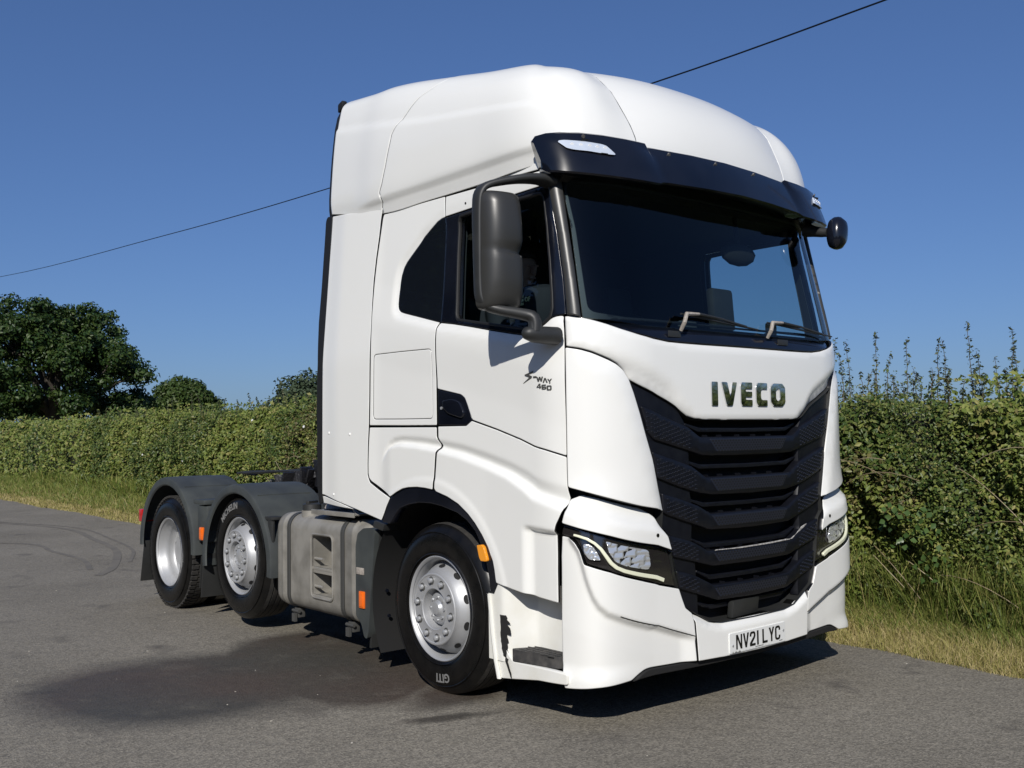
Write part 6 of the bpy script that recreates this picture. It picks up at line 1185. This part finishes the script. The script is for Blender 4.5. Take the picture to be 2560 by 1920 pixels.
for k in range(175):   # spread over an umbrella-shaped crown, gaps low down
    a = rs_.uniform(0, 2*math.pi); u = rs_.uniform(0, 1)**.55; rr_ = 5.2*u; zt = 9.65-3.0*(rr_/5.2)**3; z = zt-rs_.uniform(0, 1)**1.3*(6.0 if rr_ > 3.0 else 3.0); x = 12.75+rr_*math.cos(a); y = 60+rr_*math.sin(a)*.9; z = max(z, 2.9+.7*abs(math.sin(a*3)));  cen.append((x, y, z)); rad.append(rs_.uniform(.45, .95))
for k in range(16): a = rs_.uniform(0, 6.28); q = rs_.uniform(0, 1)**.5; cen.append((12.3+4.6*q*math.cos(a), 57.5+rs_.uniform(-1, 1), 6.3+2.4*q*math.sin(a))); rad.append(rs_.uniform(.45, .8))
for k in range(46): cen.append((rs_.uniform(6.5, 17.9), 60+rs_.uniform(-3, 3), rs_.uniform(2.9, 4.3))); rad.append(rs_.uniform(.45, .8))
for x, z, r in ((8.0, 8.3, 1.2), (7.0, 7.0, 1.3), (6.3, 5.6, 1.2), (9.3, 9.1, 1.0), (10.3, 9.6, .9), (16.4, 8.3, .8), (17.2, 7.0, .8), (17.6, 5.5, .75), (17.9, 4.6, .6), (16.0, 9.2, .7), (14.9, 9.6, .7), (18.2, 4.0, .5), (16.9, 4.1, .7)): cen.append((x, 60, z)); rad.append(r)
C, N, S_ = blob_leaves(np.array(cen), rad, 430, .135, .72, .35); o = tp2(leaves('crown', C, N, S_, OAKL, oak), oak)
o['kind'] = 'stuff'
rt = thing('round_tree', 'rounded green tree rising over the hedge right of the big oak', 'tree', (33, 90, 0)); tm = MB(); branch(tm, (33, 90, 0), (33, 90, 4), .4, .3); tp2(tm.build('trunk', BARK, rt), rt)
cen = []; rad = []
for k in range(70): a = rs_.uniform(0, 2*math.pi); u = rs_.uniform(0, 1)**.5; r0_ = 3.2*u; cen.append((32.95+r0_*math.cos(a), 90+r0_*math.sin(a), 3.4+3.9*math.sqrt(max(0, 1-u*u))*rs_.uniform(.8, 1)-.2)); rad.append(rs_.uniform(.6, .95))
for k in range(30): cen.append((rs_.uniform(29.9, 36.2), 90+rs_.uniform(-2, 2), rs_.uniform(3, 5.2))); rad.append(.9)
C, N, S_ = blob_leaves(np.array(cen), rad, 260, .19, .75, .6); o = tp2(leaves('crown', C, N, S_, RNDL, rt), rt); o['kind'] = 'stuff'
def far_tree(x, y, w, h, lab, z0=.5, m=FARL, den=120, sz=.3, g='far trees beyond the fields'):
    t = thing('field_tree', lab, 'tree', (x, y, 0), g); tm = MB(); branch(tm, (x, y, 0), (x, y, h*.5), w*.06, w*.04); tp2(tm.build('trunk', BARK, t), t); cen = []; rad = []
    for k in range(34): a = rs_.uniform(0, 2*math.pi); u = rs_.uniform(0, 1)**.5; cen.append((x+w*.40*u*math.cos(a), y+w*.40*u*math.sin(a), z0+h*.3+(h*.55-z0)*math.sqrt(max(0, 1-u*u))*rs_.uniform(.4, 1))); rad.append(w*rs_.uniform(.10, .17))
    C, N, S_ = blob_leaves(np.array(cen), rad, den, sz, .8, .5); o = tp2(leaves('crown', C, N, S_, m, t), t); o['kind'] = 'stuff'
far_tree(32.5, 62, 9.5, 7.4, 'blue green tree showing just behind the rear edge of the cab', den=220, sz=.17, g=None)
far_tree(27.6, 62, 2.8, 4.2, 'small scrubby tree poking above the hedge left of the cab', den=800, sz=.13, g=None)
far_tree(50.5, 150, 12, 6.6, 'hazy low tree on the skyline just right of the oak', den=60, sz=.35, g=None)
far_tree(22.5, 100, 6, 4.4, 'small dark bush seen under the right side of the oak crown', den=120, sz=.25, g=None)
far_tree(10.0, 90, 9, 5.6, 'dark tree half hidden behind the oak trunk', den=80, sz=.28, g=None)
# distant wooded skyline, one mass
cen = []; rad = []
for k in range(520): x = rs_.uniform(-60, 460); y = 330-.45*x+rs_.uniform(-15, 15); cen.append((x, y, rs_.uniform(1.0, 4.2))); rad.append(rs_.uniform(2.5, 4.5))
C, N, S_ = blob_leaves(np.array(cen), rad, 5, 1.2, .7, .7); tag(leaves('distant_wood', C, N, S_, FARL), 'low hazy line of distant trees on the horizon', 'woodland', kind='stuff')
# trees and hedge on the other side of the lane, behind the photographer (seen in reflections)
cen = []; rad = []
for k in range(340):
    a = rs_.uniform(R(150), R(300)); d = rs_.uniform(15, 18); h = 3.0+1.5*math.sin(a*7); cen.append((-2+d*math.cos(a), -2+d*math.sin(a), rs_.uniform(.3, h))); rad.append(rs_.uniform(.9, 1.5))
C, N, S_ = blob_leaves(np.array(cen), rad, 90, .28, .8, .7); tag(leaves('opposite_thicket', C, N, S_, HL1), 'dark thicket on the far side of the lane behind the viewer', 'thicket', kind='stuff')
cen = []; rad = []
for k in range(260): x = rs_.uniform(-26, -9); y = 17-(x+9)*-.9+rs_.uniform(-1.5, 1.5); cen.append((x, y, rs_.uniform(.5, 8.5))); rad.append(rs_.uniform(1.0, 1.6))
C, N, S_ = blob_leaves(np.array(cen), rad, 70, .32, .8, .7); tag(leaves('lane_thicket', C, N, S_, OAKL), 'tall dark belt of trees on the open side of the lane, seen in the side windows', 'thicket', kind='stuff')
# ---------- overhead cable
wp = [(8, 90, 13.6), (8, 52.1, 9.99), (8, 30.0, 8.50), (8, 18.87, 7.90), (8, 7.94, 7.52), (8, 3.42, 7.473), (8, .3, 7.47)]; m = MB(); m.tube(cat(wp, 6), .014, 6)
tag(m.build('overhead_cable', INK), 'thin black overhead cable crossing the sky behind the cab', 'cable')
m = MB(); m.tube([(8.12, .25, -.1), (8.12, .25, 4), (8.12, .25, 7.9)], [.14, .12, .10], 12); tag(m.build('utility_pole', BARK), 'brown wooden pole carrying the near end of the overhead cable behind the hedge', 'pole')
# loose chippings on the lane
gm = MB()
for i in range(170):
    y = rng.uniform(-2.2, 8)
    x = rng.uniform(-4.6, 1.6); 
    if -1.3 < x < 1.3 and y > -.1: continue
    s_ = rng.uniform(.002, .0055); a = rng.uniform(0, 3); gm.obox((x, y, s_*.35), (s_*math.cos(a), s_*math.sin(a), 0), (-s_*.6*math.sin(a), s_*.6*math.cos(a), s_*.2), (0, 0, s_*.45))
tag(gm.build('chippings', mat('pale_stone', (.35, .33, .29), .8, var=.4), smooth=False, fix=False), 'loose pale stone chippings scattered on the lane', 'gravel', kind='stuff')
# ---------- pieces that are separate parts get an object each
def comps(me):
    n = len(me.vertices); p = np.arange(n); E = np.empty(len(me.edges)*2, int); me.edges.foreach_get('vertices', E); E = E.reshape(-1, 2)
    while True:
        m = np.minimum(p[E[:, 0]], p[E[:, 1]]); q = p.copy(); np.minimum.at(q, E[:, 0], m); np.minimum.at(q, E[:, 1], m); q = q[q]
        if (q == p).all(): return p
        p = q
def split(o, key=None):
    me = o.data; c = comps(me); n = len(me.vertices); co_ = np.empty(n*3); me.vertices.foreach_get('co', co_); co_ = co_.reshape(-1, 3)
    if key is not None:
        ids = {}; g = np.empty(n, int)
        for r in np.unique(c): m = c == r; k = key(co_[m].mean(0)); g[m] = ids.setdefault(k, len(ids))
    else: u, g = np.unique(c, return_inverse=True)
    K = g.max()+1
    if K < 2: return
    for k in range(K):
        bm = bmesh.new(); bm.from_mesh(me); bm.verts.ensure_lookup_table(); bmesh.ops.delete(bm, geom=[bm.verts[i] for i in np.nonzero(g != k)[0]], context='VERTS')
        m2 = bpy.data.meshes.new(me.name); bm.to_mesh(m2); bm.free()
        for x in me.materials: m2.materials.append(x)
        if k == 0: first = m2
        else:
            c_ = o.copy(); c_.data = m2; COL.objects.link(c_)
    o.data = first
side = lambda c: c[0] > 0
KEYS = dict(grille_stud=side, wheel_arch_liner=side, front_carrier=side, roof_deflector_seal=side, mud_flap=lambda c: (side(c), round(c[1], 1)), tank_strap=lambda c: c[1] > 2.8, tank_step=lambda c: c[2] > .52, air_tank=side, axle=lambda c: round((c[1]-1.38)/2.0), tank_step_rim=None,
 wheel_nut=None, nut_seat=None, hub_bolt=None, hand_hole=None, rivet=None, visor_bolt=None, led=None, washer_nozzle=None, scuttle_hatch=None, plate_screw=None, plate_small_print=None, air_line=None, guard_rib=None, flap_bolt=None, grille_clip=None, bindweed_flower=None, sidewall_rib=None)
for o in list(COL.objects):
    b_ = o.name.split('.')[0]
    if o.type == 'MESH' and b_ in KEYS and 'kind' not in o: split(o, KEYS[b_])
